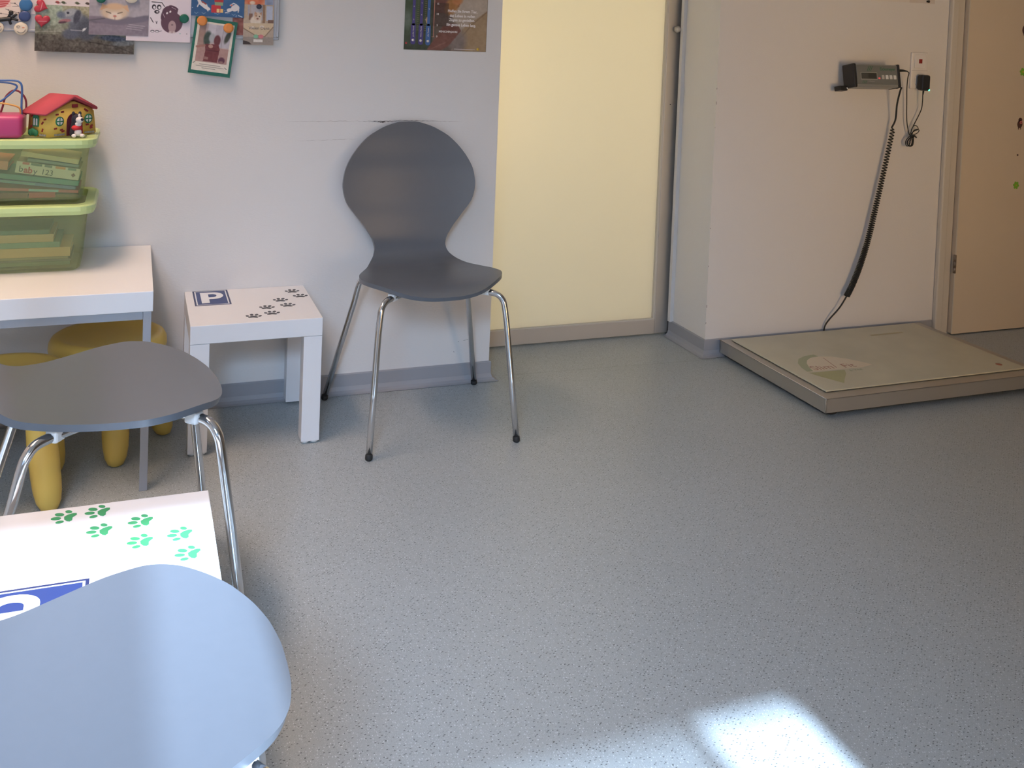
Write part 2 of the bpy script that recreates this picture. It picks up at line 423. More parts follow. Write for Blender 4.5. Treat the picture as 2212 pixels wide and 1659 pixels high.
# coved vinyl skirting
def skirting(name, path, zt=.062, t=.006):
    """path: xy points, room on the right-hand side of the direction of travel"""
    prof = [(0, zt), (t*.6, zt), (t, zt-.003), (t, .022), (t+.004, .010), (t+.012, .004), (t+.022, .0012), (0, .0005)]
    vs_, fs_ = [], []
    n = len(prof); P_ = [Vector((*p, 0)) for p in path]
    for i, p in enumerate(P_):
        d0 = (P_[i]-P_[i-1]).normalized() if i > 0 else (P_[1]-P_[0]).normalized()
        d1 = (P_[i+1]-P_[i]).normalized() if i < len(P_)-1 else d0
        n0 = Vector((d0.y, -d0.x, 0)); n1 = Vector((d1.y, -d1.x, 0)); nn = (n0+n1)
        nn = nn/nn.length_squared*2 if nn.length > 1e-6 else n0
        for o_, z in prof: v = p+nn*o_; vs_.append((v.x, v.y, z))
    for i in range(len(P_)-1):
        for k in range(n): fs_.append((i*n+k, i*n+(k+1) % n, (i+1)*n+(k+1) % n, (i+1)*n+k))
    fs_.append(tuple(range(n))); fs_.append(tuple((len(P_)-1)*n+k for k in range(n))[::-1])
    return struct(pyd(name, vs_, fs_, M_BASEB))
skirting('baseboard_back', [(-1.0, WY), (1.123, WY), (1.123, 3.30)])
skirting('baseboard_niche', [(1.97, 3.325), (1.97, SWY), (3.028, SWY)])

struct(box('ceiling_sky_block', 1.9, 3.2, REAR-1.2, REAR-.14, 2.62, 2.72, M_CEIL), 'added unseen cover keeping blue sky light out of the added doorway')  # added lid of the enclosure that shuts out the sky
# room beyond the sliding glass door, lit warm
for nm, b in (('wall_beyond', (.4, 3.2, 5.1, 5.2, 0, 2.62)), ('wall_beyond_left', (.3, .4, 3.315, 5.2, 0, 2.62)), ('wall_beyond_right', (3.2, 3.3, 3.46, 5.2, 0, 2.62))):
    struct(box(nm, *b, M_WALL), 'wall of the lit room beyond the glass door')
area('room_beyond_lamp', (1.35, 4.70, 1.25), (0, -1, -.12), 1.6, 1.2, AREA_BEHIND, C_BEH)

# door_1: sliding milk-glass door in an aluminium frame
DY = 3.345
d1 = struct(thing('door_1', '', '', (0, DY, 0)), 'sliding door of milky yellowish glass in an aluminium frame'); del d1['category']
box('stile', 1.911, 1.968, -.006, .030, .006, 2.11, M_ALU, d1, .002)
box('stile', .60, .655, -.006, .030, .006, 2.11, M_ALU, d1, .002)
box('bottom_rail', .655, 1.911, -.006, .030, .006, .062, M_ALUP, d1, .002)
box('top_rail', .655, 1.911, -.006, .030, 2.05, 2.11, M_ALUP, d1, .002)
box('glass_pane', .655, 1.911, .008, .018, .062, 2.05, M_MILK, d1)
bead = mat('glazing_bead', (.62, .58, .50), .5)
box('glazing_bead', 1.903, 1.911, -.004, .008, .062, 2.05, bead, d1); box('glazing_bead', .655, 1.903, -.004, .008, .062, .066, bead, d1)
lathe('knob', [(.004, -.016), (.010, -.0155), (.013, -.012), (.0135, -.006), (.010, -.001), (.010, .012)], M_ALU, d1, 24, (1.944, -.016, 1.194), (PI/2*-1, 0, 0))
lathe('lock_pin', [(.0018, 0), (.0018, .003)], M_RUBBER, d1, 10, (1.936, -.006, .902), (PI/2, 0, 0))
trk = struct(box('trim_1', 1.9665, 1.97, 3.312, 3.36, 0, 2.12, mat('dark_seal', (.08, .07, .065), .7)), 'dark rubber seal beside the glass door')
struct(box('trim_2', 1.955, 1.97, 3.30, 3.318, .06, 2.12, M_WALL), 'narrow strip at the doorway corner')

# door_2: hinged beige door with frame, right
fr = struct(thing('trim_3', '', '', (0, SWY, 0)), 'cream door frame right of the scale'); del fr['category']
box('architrave', 3.030, 3.066, -.022, 0, 0, 2.10, M_FRAME, fr, .006, 3)
box('jamb', 3.066, 3.102, -.012, .03, 0, 2.06, M_FRAME, fr, .002)
box('architrave_head', 3.030, 4.20, -.022, 0, 2.06, 2.12, M_FRAME, fr, .006, 3)
box('architrave', 4.06, 4.20, -.022, 0, 0, 2.06, M_FRAME, fr, .006, 3)
d2 = struct(thing('door_2', '', '', (0, SWY, 0)), 'plain beige hinged door with small animal and flower stickers'); del d2['category']
prism('leaf', rrect(4.052-3.107, 2.05, .006, 4, (4.052+3.107)/2, .005+2.05/2), .004, .028, M_DOOR, d2, None, WALLROT)
box('edge_band', 3.1065, 3.1125, -.0288, -.027, .01, 2.05, M_FRAME, d2)
M_HINGE = mat('bronze_hinge', (.25, .20, .17), .4, metal=.5)
bm = bmesh.new()
for z in (.256, .281, .306): add_tube(bm, [(3.1035, -.031, z), (3.1035, -.031, z+.0235)], .0062, 14)
from_bm('hinge', bm, M_HINGE, d2, True)

# ceiling lamp (warm panel, out of frame above left)
lp = thing('ceiling_lamp', 'long white ceiling lamp with a warm opal diffuser', 'lamp', (-.50, 2.15, 2.62))
box('housing', -.16, .16, -.62, .62, -.06, 0, M_WPLAST, lp, .006)
box('diffuser', -.14, .14, -.60, .60, -.068, -.058, mat('lit_diffuser', (.9, .9, .9), .5, emit=(*C_LAMP, 1), estr=1.5), lp)
_a = area('ceiling_lamp_light', (-.50, 2.15, 2.548), (0, 0, -1), .28, 1.2, E_LAMP, C_LAMP); _a.rotation_euler = (0, 0, 0); _a.data.spread = 1.75


# ------------------------------------------------------------------ chairs
PROFILE = [(0, .4215, 0), (.004, .4230, .054), (.014, .4265, .092), (.035, .4320, .130), (.07, .4370, .170), (.11, .4385, .203), (.15, .4380, .215), (.20, .4365, .204),
           (.25, .4350, .182), (.30, .4355, .157), (.345, .4415, .138), (.375, .4560, .121), (.392, .4780, .1125), (.401, .505, .119), (.407, .540, .1425), (.412, .574, .169),
           (.419, .615, .203), (.426, .664, .216), (.433, .716, .208), (.441, .765, .181), (.447, .810, .139), (.451, .837, .100), (.454, .857, .050), (.455, .8645, 0)]
def chair_shell_mesh():
    P_ = PROFILE; rows = []
    cen = smooth_path([(0, p[0], p[1]) for p in P_], 5)
    nseg = 5
    w2 = []
    for i in range(len(P_)-1):
        a, b = P_[i][2]**2, P_[i+1][2]**2
        for k in range(nseg): w2.append(a+(b-a)*k/nseg)
    w2.append(0)
    ws = np.sqrt(np.array(w2))
    k = np.array([1, 2, 3, 2, 1.])/9
    sm = np.convolve(np.pad(ws, 2, mode='edge'), k, 'valid'); sm[:4] = ws[:4]; sm[-4:] = ws[-4:]; ws = sm
    N = 25; T = .012
    vt, vb = [], []
    n = len(cen)
    for i, c in enumerate(cen):
        tg = (cen[min(i+1, n-1)]-cen[max(i-1, 0)]).normalized()
        nr = Vector((0, -tg.z, tg.y))
        if nr.z < 0 and tg.z < .5: nr = -nr
        nr = Vector((0, -tg.z, tg.y))          # seat: up, back: forward
        f = i/(n-1)
        for j in range(N):
            t = math.sin((j/(N-1)-.5)*PI)
            x = t*ws[i]
            dish = .25 if c.z < .47 else .42
            lift = dish*x*x*(1 if .05 < c.y else max(0, c.y/.05))
            p = Vector((x, c.y, c.z)) + nr*lift
            vt.append(p); vb.append(p-nr*T)
    vs_ = vt+vb; off = len(vt); fs_ = []
    for i in range(n-1):
        for j in range(N-1):
            a = i*N+j; q = (a, a+1, a+1+N, a+N)
            fs_.append(q); fs_.append(tuple(off+v for v in q)[::-1])
    for i in range(n-1):
        a, b = i*N, (i+1)*N; fs_.append((a, b, off+b, off+a))
        a, b = i*N+N-1, (i+1)*N+N-1; fs_.append((b, a, off+a, off+b))
    me = bpy.data.meshes.new('shell'); me.from_pydata([tuple(v) for v in vs_], [], fs_); me.update()
    bm = bmesh.new(); bm.from_mesh(me)
    bmesh.ops.remove_doubles(bm, verts=bm.verts, dist=1e-5)
    bmesh.ops.dissolve_degenerate(bm, edges=bm.edges, dist=1e-6)
    bmesh.ops.recalc_face_normals(bm, faces=bm.faces)
    bm.to_mesh(me); bm.free()
    for p in me.polygons: p.use_smooth = True
    me.materials.append(M_CHAIR)
    try: me.set_sharp_from_angle(angle=.9)
    except Exception: pass
    return me
def make_chair(label):
    t = thing('chair', label, 'chair', group='grey shell chairs on chrome legs')
    sh = link('shell', chair_shell_mesh(), None, t)
    bv = sh.modifiers.new('round_edge', 'BEVEL'); bv.width = .003; bv.segments = 2; bv.limit_method = 'ANGLE'; bv.angle_limit = .9
    def lift(x, y): return 0
    for s in (-1, 1):
        for front in (1, 0):
            if front:
                pts = [(s*.05, .135, .4135), (s*.105, .090, .4135), (s*.148, .054, .4125), (s*.165, .041, .408), (s*.176, .033, .396), (s*.181, .028, .379), (s*.187, .021, .33)]
                foot = Vector((s*.213, -.022, .010))
            else:
                pts = [(s*.05, .160, .4135), (s*.112, .248, .4135), (s*.146, .298, .4125), (s*.160, .318, .408), (s*.168, .329, .396), (s*.173, .336, .379), (s*.181, .348, .33)]
                foot = Vector((s*.245, .435, .010))
            path = smooth_path(pts, 5) + [Vector(pts[-1]).lerp(foot, .5), foot]
            lg = tube('leg', path, .0088, M_CHROME, t, 14)
            d = (foot-Vector(pts[-1])).normalized()
            base = Vector((foot.x, foot.y, 0))
            tube('foot_cap', [foot-d*.006, foot-d*.005, foot+Vector((0, 0, -.003)), base+Vector((0, 0, .0025)), base], [.0093, .0100, .0104, .0096, .007], M_RUBBER, lg, 14)
            cl = Vector(pts[2])
            bm = bmesh.new(); add_box(bm, -.013, .013, -.011, .011, -.012, .010, .004, 2)
            from_bm('clip', bm, M_WPLAST, t, False, (cl.x*.93, cl.y+(.012 if front else -.012), .4155), (0, 0, s*(-.75 if front else .65)))
    lathe('mounting_plate', [(.05, .402), (.062, .405), (.064, .4215)], M_BLACK, t, 24, (0, .130, 0))
    return t
ch1 = make_chair('grey shell chair standing alone against the wall between paw-print table and glass door')
ch2 = copy_tree(ch1); ch3 = copy_tree(ch1)
ch1.location = (.8200, 2.5760, 0); ch1.rotation_euler = (0, 0, .012)
ch2['label'] = 'grey shell chair at the left edge in front of the yellow stools'
ch3['label'] = 'nearest grey shell chair with sun patches on its seat, bottom left corner'
ch2.location = (.170, 2.020, 0); ch2.rotation_euler = (0, 0, PI/2+.092); ch2.scale = (1.05, 1.05, 1.05)
ch3.location = (.1806, 1.1337, 0); ch3.rotation_euler = (0, 0, PI/2+.016)

# ------------------------------------------------------------------ small white tables with paw prints
M_BLUE = mat('sign_blue', (.035, .06, .20), .4); M_SIGNW = mat('sign_white', (.86, .86, .88), .4); M_SIGND = mat('sign_edge', (.03, .04, .12), .45)
M_PAWD = mat('paw_dark', (.055, .055, .065), .5); M_PAWG = mat('paw_green', (.06, .33, .13), .5)
def paw_mesh():
    bm = bmesh.new(); z0, z1 = 0, .0006
    for cx, cy, rx, ry, a in ((-.017, .001, .0042, .0062, .45), (-.0065, .0115, .0048, .0078, .15), (.0065, .0115, .0048, .0078, -.15), (.017, .001, .0042, .0062, -.45)):
        add_disc(bm, cx, cy, rx, ry, z0, z1, a, 14)
    out = [(-.0135, -.0135), (-.009, -.0155), (0, -.0125), (.009, -.0155), (.0135, -.0135), (.0130, -.0085), (.0075, -.002), (0, .0012), (-.0075, -.002), (-.0130, -.0085)]
    lo = [bm.verts.new((x, y, z0)) for x, y in out]; hi = [bm.verts.new((x, y, z1)) for x, y in out]
    bm.faces.new(hi); n = len(out)
    for i in range(n): bm.faces.new((lo[i], lo[(i+1) % n], hi[(i+1) % n], hi[i]))
    me = bpy.data.meshes.new('paw_sticker'); bm.to_mesh(me); bm.free(); return me
PAW = paw_mesh()
def p_letter():
    """outline of a heavy P, as one mesh: stem plus ring bowl"""
    bm = bmesh.new(); z0, z1 = .0006, .0010
    out = [(-.030, -.056), (-.008, -.056), (-.008, -.017)]
    bowl = [(.008, -.017)]
    for k in range(13):
        a = -PI/2+PI*k/12; bowl.append((.006+.028*math.cos(a), .0195+.0365*math.sin(a)))
    out += bowl[1:] + [(-.030, .056)]
    inn = [(-.008, .003)]
    for k in range(13):
        a = -PI/2+PI*k/12; inn.append((.003+.012*math.cos(a), .0195+.0165*math.sin(a)))
    inn += [(-.008, .036)]
    # fill between the outlines: cut into quads by a bridge
    vo = [bm.verts.new((x, y, z1)) for x, y in out]; vi = [bm.verts.new((x, y, z1)) for x, y in inn]
    for a, b in zip(vo, vo[1:]+vo[:1]): bm.edges.new((a, b))
    for a, b in zip(vi, vi[1:]+vi[:1]): bm.edges.new((a, b))
    bmesh.ops.triangle_fill(bm, use_beauty=True, edges=bm.edges[:])
    me = bpy.data.meshes.new('letter'); bm.to_mesh(me); bm.free(); return me
def frame_ring(x0, x1, y0, y1, w, z):
    vs_ = [(x0, y0, z), (x1, y0, z), (x1, y1, z), (x0, y1, z), (x0+w, y0+w, z), (x1-w, y0+w, z), (x1-w, y1-w, z), (x0+w, y1-w, z)]
    return vs_, [(0, 1, 5, 4), (1, 2, 6, 5), (2, 3, 7, 6), (3, 0, 4, 7)]
def side_table(label, loc, rotz, paws, pawmat, sign_xy):
    t = thing('side_table', label, 'table', loc, (0, 0, rotz), 'low white square tables with paw prints')
    H = .352
    box('tabletop', -.175, .175, -.175, .175, H-.05, H, M_WHITE, t, .0015)
    for sx in (-1, 1):
        for sy in (-1, 1):
            x0, y0 = sx*.1745, sy*.1745; x1, y1 = sx*.1245, sy*.1245
            lg = box('leg', min(x0, x1), max(x0, x1), min(y0, y1), max(y0, y1), .007, H-.0505, M_WHITE, t, .001)
            for k in (-1, 1):
                lathe('glide', [(.009, 0), (.0115, .002), (.0115, .007)], M_WPLAST, lg, 12, ((x0+x1)/2+k*.0125, (y0+y1)/2-sy*.010*-1, 0))
    cx, cy = sign_xy
    sg = box('parking_sticker', -.05, .05, -.078, .078, 0, .0004, M_BLUE, t, 0, loc=(cx, cy, H))
    pyd('border', *frame_ring(-.05, .05, -.078, .078, .004, .0006), M_SIGND, sg)
    pyd('inner_line', *frame_ring(-.045, .045, -.073, .073, .0035, .0007), M_SIGNW, sg)
    pl = p_letter()
    link('letter', pl, M_SIGNW, sg)
    for i, (x, y, a) in enumerate(paws):
        o = bpy.data.objects.new('paw_sticker', PAW.copy() if not PAW.materials else PAW); 
        me = PAW_BY.setdefault(pawmat.name, PAW.copy())
        if not me.materials: me.materials.append(pawmat)
        bpy.data.objects.remove(o)
        link('paw_sticker', me, None, t, False, (x, y, H+.0001), (0, 0, a))
    return t
PAW_BY = {}
PW1 = [(-.006, -.118, -.2), (.046, -.099, -.1), (.039, -.041, -.2), (.099, -.031, -.15), (.086, .026, -.15), (.148, .057, -.15), (.132, .114, -.1)]
PW2 = [(-.028, -.133, -.35), (.035, -.124, -.35), (.029, -.065, -.35), (.094, -.066, -.35), (.081, -.005, -.35), (.146, 0, -.35), (.142, .050, -.35)]
side_table('low white side table with dark paw prints and parking sign, by the wall', (.325, 2.8735, 0), 0, PW1, M_PAWD, (-.103, .092))
side_table('low white side table with green paw prints and parking sign, between two chairs', (-.041, 1.570, 0), PI/2, PW2, M_PAWG, (-.108, .083))

# ------------------------------------------------------------------ white table on grey steel legs, left
wt = thing('play_table', 'white table on grey steel legs against the wall, carrying toy bins', 'table', (-.447, 2.7875, 0))
box('tabletop', -.50, .50, -.2575, .2575, .447, .497, M_WHITE, wt, .0015)
for sx in (-1, 1):
    for sy in (-1, 1):
        box('leg', sx*.4965-(.019 if sx > 0 else 0), sx*.4965+(0 if sx > 0 else .019), sy*.2545-(.019 if sy > 0 else 0), sy*.2545+(0 if sy > 0 else .019), 0, .4465, M_GREY, wt, .001)
for sy in (-1, 1): box('rail', -.4775, .4770, sy*.244-.008, sy*.244+.008, .4265, .4465, M_GREY, wt, .001)
for sx in (-1, 1): box('rail', sx*.487-.008, sx*.487+.008, -.2355, .2355, .4265, .4465, M_GREY, wt, .001)

# ------------------------------------------------------------------ yellow stools
def stool(label, loc, rz):
    t = thing('stool', label, 'stool', loc, (0, 0, rz), 'yellow plastic children stools')
    lathe('seat', [(.02, .238), (.10, .240), (.135, .246), (.147, .258), (.1505, .272), (.149, .288), (.143, .299), (.133, .305), (.120, .3045), (.105, .2985), (.07, .294), (.03, .2925)], M_YELLOW, t, 48)
    for k in range(4):
        a = PI/4+k*PI/2; dx, dy = math.cos(a), math.sin(a)
        prof = [(.0, .000), (.014, .0005), (.020, .004), (.0275, .020), (.0318, .045), (.0335, .075), (.0335, .098), (.0342, .102), (.0345, .125), (.0335, .16), (.031, .20), (.028, .25)]
        vs_, fs_ = [], []; sg = 20
        for r, z in prof:
            off = .150-.045*(z/.25)
            for j in range(sg):
                b = 2*PI*j/sg; vs_.append((dx*off+r*math.cos(b), dy*off+r*math.sin(b), z))
        for i in range(len(prof)-1):
            for j in range(sg): fs_.append((i*sg+j, i*sg+(j+1) % sg, (i+1)*sg+(j+1) % sg, (i+1)*sg+j))
        fs_.append(tuple((len(prof)-1)*sg+j for j in range(sg)))
        pyd('leg', vs_, fs_, M_YELLOW, t, True)
    return t
stool('yellow plastic stool fully under the white table, right-hand one', (-.052, 2.850, 0), math.atan2(-.15, .027)-PI/4)
stool('yellow plastic stool at the left edge, poking out from under the table', (-.275, 2.600, 0), math.atan2(-.095, .10)-PI/4)

# ------------------------------------------------------------------ storage bins, books
def bin_(label, z0, zr, group):
    cx = -.315
    t = thing('storage_bin', label, 'bin', (cx, 2.885, z0), group=group)
    h = zr-z0
    def ring(w, d, r, z): return [(x, y, z) for x, y in rrect(w, d, r, 5)]
    # body: outer and inner shells with a stepped groove near the top
    Wb, Wt, Db, Dt = .380, .402, .230, .252
    outer = [ring(Wb-.02, Db-.02, .02, .0), ring(Wb, Db, .025, .008), ring(Wb+(Wt-Wb)*.78, Db+(Dt-Db)*.78, .025, h*.78), ring(Wb+(Wt-Wb)*.78+.008, Db+(Dt-Db)*.78+.008, .027, h*.80), ring(Wt+.006, Dt+.006, .03, h)]
    inner = [ring(Wt+.003, Dt+.003, .029, h), ring(Wb-.004, Db-.004, .024, .010)]
    vs_, fs_ = [], []; n = len(outer[0])
    for rg in outer+inner: vs_ += rg
    L = outer+inner
    for i in range(len(L)-1):
        for k in range(n): fs_.append((i*n+k, i*n+(k+1) % n, (i+1)*n+(k+1) % n, (i+1)*n+k))
    fs_.append(tuple(range(n))[::-1]); fs_.append(tuple((len(L)-1)*n+k for k in range(n)))
    pyd('body', vs_, fs_, M_BIN, t)
    # rolled rim
    LR = [ring(Wt+.010, Dt+.010, .032, h-.004), ring(Wt+.040, Dt+.050, .045, h-.006), ring(Wt+.050, Dt+.060, .050, h+.004), ring(Wt+.048, Dt+.058, .050, h+.015), ring(Wt+.038, Dt+.046, .045, h+.018), ring(Wt-.004, Dt-.004, .028, h+.018), ring(Wt-.004, Dt-.004, .028, h-.002)]
    vs_, fs_ = [], []
    for rg in LR: vs_ += rg
    m_ = len(LR)
    for i in range(m_):
        for k in range(n): fs_.append((i*n+k, i*n+(k+1) % n, ((i+1) % m_)*n+(k+1) % n, ((i+1) % m_)*n+k))
    bm = bmesh.new(); me = bpy.data.meshes.new('rim'); me.from_pydata(vs_, [], fs_); bm.from_mesh(me); bmesh.ops.recalc_face_normals(bm, faces=bm.faces); bm.to_mesh(me); bm.free()
    link('rim', me, M_BINRIM, t)
    prism('lid', rrect(Wt-.006, Dt-.006, .028, 5), h+.010, h+.0175, M_BIN, t)
    return t
bin_('lower translucent green storage bin standing on the white table', .497, .657, 'stacked green storage bins')
bin_('upper translucent green storage bin full of tilted picture books', .676, .828, 'stacked green storage bins')
M_PAGES = mat('book_pages', (.72, .66, .50), .7)
def book(label, x0, z0, x1, z1, thick, depth, colr, y0=2.790, cat='book', cover=None):
    """spine seen from the front: lower left corner x0,z0, lower right x1,z1 ; boards with pages between"""
    L = math.hypot(x1-x0, z1-z0); a = math.atan2(z1-z0, x1-x0)
    t = thing('book', label, cat, (x0, y0, z0), (0, -a, 0), 'picture books in the green bins')
    cm = mat('book_%d_%d_%d' % colr, S(*colr), .45)
    c = min(.003, thick*.2)
    bm = bmesh.new()
    add_box(bm, 0, L, 0, depth, 0, c); add_box(bm, 0, L, 0, depth, thick-c, thick); add_box(bm, 0, L, 0, c, c, thick-c)
    from_bm('cover', bm, cm, t)
    box('pages', .003, L-.003, c, depth-.003, c, thick-c, M_PAGES, t)
    return t
# upper bin, bottom to top
b_ = book('dark red book flat on the bottom of the upper bin, left', -.335, .6880, -.252, .6880, .014, .16, (120, 50, 62))
b_ = book('bright red book flat on the bottom of the upper bin, middle', -.2495, .6880, -.188, .6880, .014, .17, (190, 60, 66))
b_ = book('brown book flat on the bottom of the upper bin, right', -.1865, .6880, -.1335, .6880, .007, .16, (130, 100, 70))
r_ = book('thin red and pale blue book above the flat books in the upper bin', -.345, .7105, -.1335, .6985, .007, .17, (196, 84, 90))
box('spine_patch', .095, .165, -.0006, 0, .0005, .0065, mat('pale_blue_spine', S(150, 186, 190), .5), r_)
bk = book('thin blue book under the teal book in the upper bin', -.345, .7335, -.140, .7075, .0075, .17, (98, 120, 160))
box('spine_patch', .03, .11, -.0006, 0, .0008, .0065, mat('teal_spine', S(120, 160, 160), .5), bk)
book('teal picture book directly under the cream board book', -.345, .7440, -.1335, .7165, .013, .18, (84, 150, 132))
bb = book('cream board book with a lettered spine in the upper bin', -.2830, .7548, -.1335, .7310, .030, .15, (232, 222, 190))
M_INK = mat('print_ink', (.06, .06, .05), .6); M_INKR = mat('print_red', S(200, 80, 70), .6)
text('lettering', 'b', .022, M_INK, bb, (.013, -.0004, .0105), WALLROT); text('lettering', 'ab', .022, M_INKR, bb, (.030, -.0004, .0095), WALLROT, bold=.0008)
text('lettering', 'y', .022, M_INK, bb, (.047, -.0004, .0085), WALLROT); text('lettering', '123', .020, M_INK, bb, (.075, -.0004, .0095), WALLROT)
lathe('emblem', [(.0055, 0), (.0055, .0004)], mat('emblem_brown', S(150, 110, 100), .6), bb, 4, (.137, -.0001, .012), (PI/2, 0, 0))
for x0, x1, cc in ((.014, .030, (214, 110, 100)), (.034, .060, (120, 130, 110)), (.066, .084, (130, 140, 120)), (.092, .116, (224, 150, 80)), (.122, .142, (140, 160, 140))):
    box('spine_patch', x0, x1, -.0005, 0, .0235, .0295, mat('patch_%d' % cc[0], S(*cc), .6), bb)
book('thin grey book lying on the cream board book', -.2540, .7838, -.1335, .7645, .007, .15, (150, 158, 140))
book('pale yellow book topmost in the upper bin', -.2700, .7975, -.1345, .7735, .012, .16, (224, 206, 150))
book('orange book at the left end of the upper bin', -.345, .7660, -.300, .7610, .022, .15, (230, 150, 110))
# lower bin
zz = .5085
for lab, th, x0, x1, cc in (('dark green book at the bottom of the lower bin', .010, -.48, -.150, (86, 110, 84)), ('thin grey book second from the bottom of the lower bin', .005, -.47, -.148, (90, 96, 90)),
        ('thin olive book third from the bottom of the lower bin', .006, -.48, -.155, (128, 126, 96)), ('tan book in the middle of the lower bin', .024, -.47, -.150, (206, 172, 120)),
        ('teal book above the tan book in the lower bin', .014, -.48, -.175, (104, 146, 128)), ('beige book near the top of the lower bin', .020, -.46, -.190, (190, 166, 124)),
        ('dark teal book topmost in the lower bin', .011, -.48, -.20, (70, 110, 92))):
    book(lab, x0, zz, x1, zz, th, .16, cc, 2.800); zz += th+.0006

# ------------------------------------------------------------------ toy house with dog
HT = .848
hs = thing('toy_house', 'yellow fabric toy house with a red roof on the upper bin', 'toy house', (-.2045, 2.745, HT), (0, 0, .764))
M_HY = mat('yellow_felt', S(232, 192, 92), .8); add_bump(M_HY, (1, 1, 1), 400, .3, .001); M_HR = mat('red_felt', S(192, 78, 90), .85); add_bump(M_HR, (1, 1, 1), 400, .3, .001)
M_HG = mat('green_felt', S(52, 128, 92), .8); M_HB = mat('brick_felt', S(150, 44, 48), .8); M_HS = mat('stone_felt', S(150, 148, 144), .8); M_HD = mat('maroon_felt', S(104, 30, 52), .85); M_HK = mat('black_felt', S(44, 42, 56), .8)
GW, GD, HW, HA_ = .155, .078, .060, .098
def housewalls():
    bm = bmesh.new()
    # gable outline in local xz, with a door hole approximated by a recessed arch in front
    out = [(0, 0), (GW, .0), (GW-.010, HW+.006), (GW*.52, HA_-.008), (.004, HW)]
    f = [bm.verts.new((x, 0, z)) for x, z in out]; b = [bm.verts.new((x, GD, z)) for x, z in out]
    bm.faces.new(f); bm.faces.new(b[::-1]); n = len(out)
    for i in range(n): bm.faces.new((f[i], b[i], b[(i+1) % n], f[(i+1) % n]))
    bmesh.ops.recalc_face_normals(bm, faces=bm.faces)
    es = [e for e in bm.edges]
    bmesh.ops.bevel(bm, geom=es, offset=.004, segments=3, affect='EDGES')
    return bm
from_bm('walls', housewalls(), M_HY, hs, True)
def roof():
    bm = bmesh.new()
    A = [(-.012, HW-.004), (GW*.50, HA_), (GW-.004, HW+.004)]
    th = .008; pts = [(x, z) for x, z in A] + [(GW-.004, HW+.004+th), (GW*.54, HA_+th), (GW*.46, HA_+th), (-.012, HW-.004+th)]
    y0, y1 = -.006, GD+.008
    f = [bm.verts.new((x, y0, z)) for x, z in pts]; b = [bm.verts.new((x, y1, z)) for x, z in pts]
    n = len(pts); bm.faces.new(f); bm.faces.new(b[::-1])
    for i in range(n): bm.faces.new((f[i], b[i], b[(i+1) % n], f[(i+1) % n]))
    bmesh.ops.recalc_face_normals(bm, faces=bm.faces)
    bmesh.ops.bevel(bm, geom=[e for e in bm.edges], offset=.002, segments=2, affect='EDGES')
    return bm
from_bm('roof', roof(), M_HR, hs, True)
def on_gable(x, z): return (x, -.0005, z)
def arch(w, h, n=10):
    o = [(-w/2, 0), (w/2, 0), (w/2, h-w/2)]
    for k in range(1, n): a = PI*k/n; o.append((w/2*math.cos(a), h-w/2+w/2*math.sin(a)))
    return o+[(-w/2, h-w/2)]
prism('doorway', arch(.044, .058), 0, .0012, M_HD, hs, on_gable(.078, .001), WALLROT)
prism('door_flap', [(0, 0), (.013, .002), (.010, .034), (.002, .040)], .0012, .004, mat('crimson_felt', S(150, 34, 60), .8), hs, on_gable(.092, .002), WALLROT)
prism('name_patch', rrect(.018, .009, .002), 0, .002, M_HB, hs, on_gable(.080, .078), WALLROT)
for x, z, r in ((.034, .040, .0125), (.124, .042, .0125)):
    w_ = lathe('round_window', [(r, 0), (r, .0016)], M_HG, hs, 24, on_gable(x, z), (PI/2, 0, 0))
    for k in range(4):
        a0 = k*PI/2+.22; pr = [(.0022*math.cos(a0+.55), .0022*math.sin(a0+.55))]+[(r*.74*math.cos(a0+j*.225), r*.74*math.sin(a0+j*.225)) for j in range(6)]
        prism('pane', pr, .0016, .0021, M_WPLAST, w_)
for x, z, a in ((.026, .058, .1), (.042, .064, .1), (.114, .066, -.6), (.119, .0635, -.6), (.022, .022, .1), (.040, .018, .2), (.045, .014, .2), (.121, .026, .1), (.135, .022, .4), (.134, .017, .2)):
    prism('brick', rrect(.009, .0042, .001, 2), 0, .0012, M_HB, hs, on_gable(x, z), (PI/2, -a, 0))
for x in (.022, .030, .038, .046, .116, .124, .132, .140):
    prism('stone', rrect(.0072, .0052, .0015, 2), 0, .0016, M_HS, hs, on_gable(x, .0055), WALLROT)
SIDE = (PI/2, 0, -PI/2)        # local xy on the left wall, seen from -x
def on_side(y, z): return (-.0005+.004*z/HW, y, z)
w_ = prism('arched_window', arch(.021, .032), 0, .0018, M_HG, hs, on_side(.045, .026), SIDE)
prism('pane', arch(.005, .018), .0018, .0023, M_WPLAST, w_, (-.0045, .003, 0)); prism('pane', arch(.005, .018), .0018, .0023, M_WPLAST, w_, (.0045, .003, 0))
for y, z, a in ((.022, .036, .8), (.020, .018, 1.2), (.062, .052, .3), (.014, .046, .2), (.06, .026, .6)):
    prism('brick', rrect(.009, .0042, .001, 2), 0, .0012, M_HB, hs, on_side(y, z), (PI/2, -a, -PI/2))
for y in (.010, .018, .026): prism('stone', rrect(.0072, .0052, .0015, 2), 0, .0016, M_HS, hs, on_side(y, .0055), SIDE)
for y, z, r in ((.052, .012, .010), (.042, .010, .009), (.060, .010, .009)):
    lathe('bush', [(r*.5, 0), (r*.9, .001), (r, .003), (r*.6, .006)], M_HG, hs, 14, on_side(y, z), SIDE)
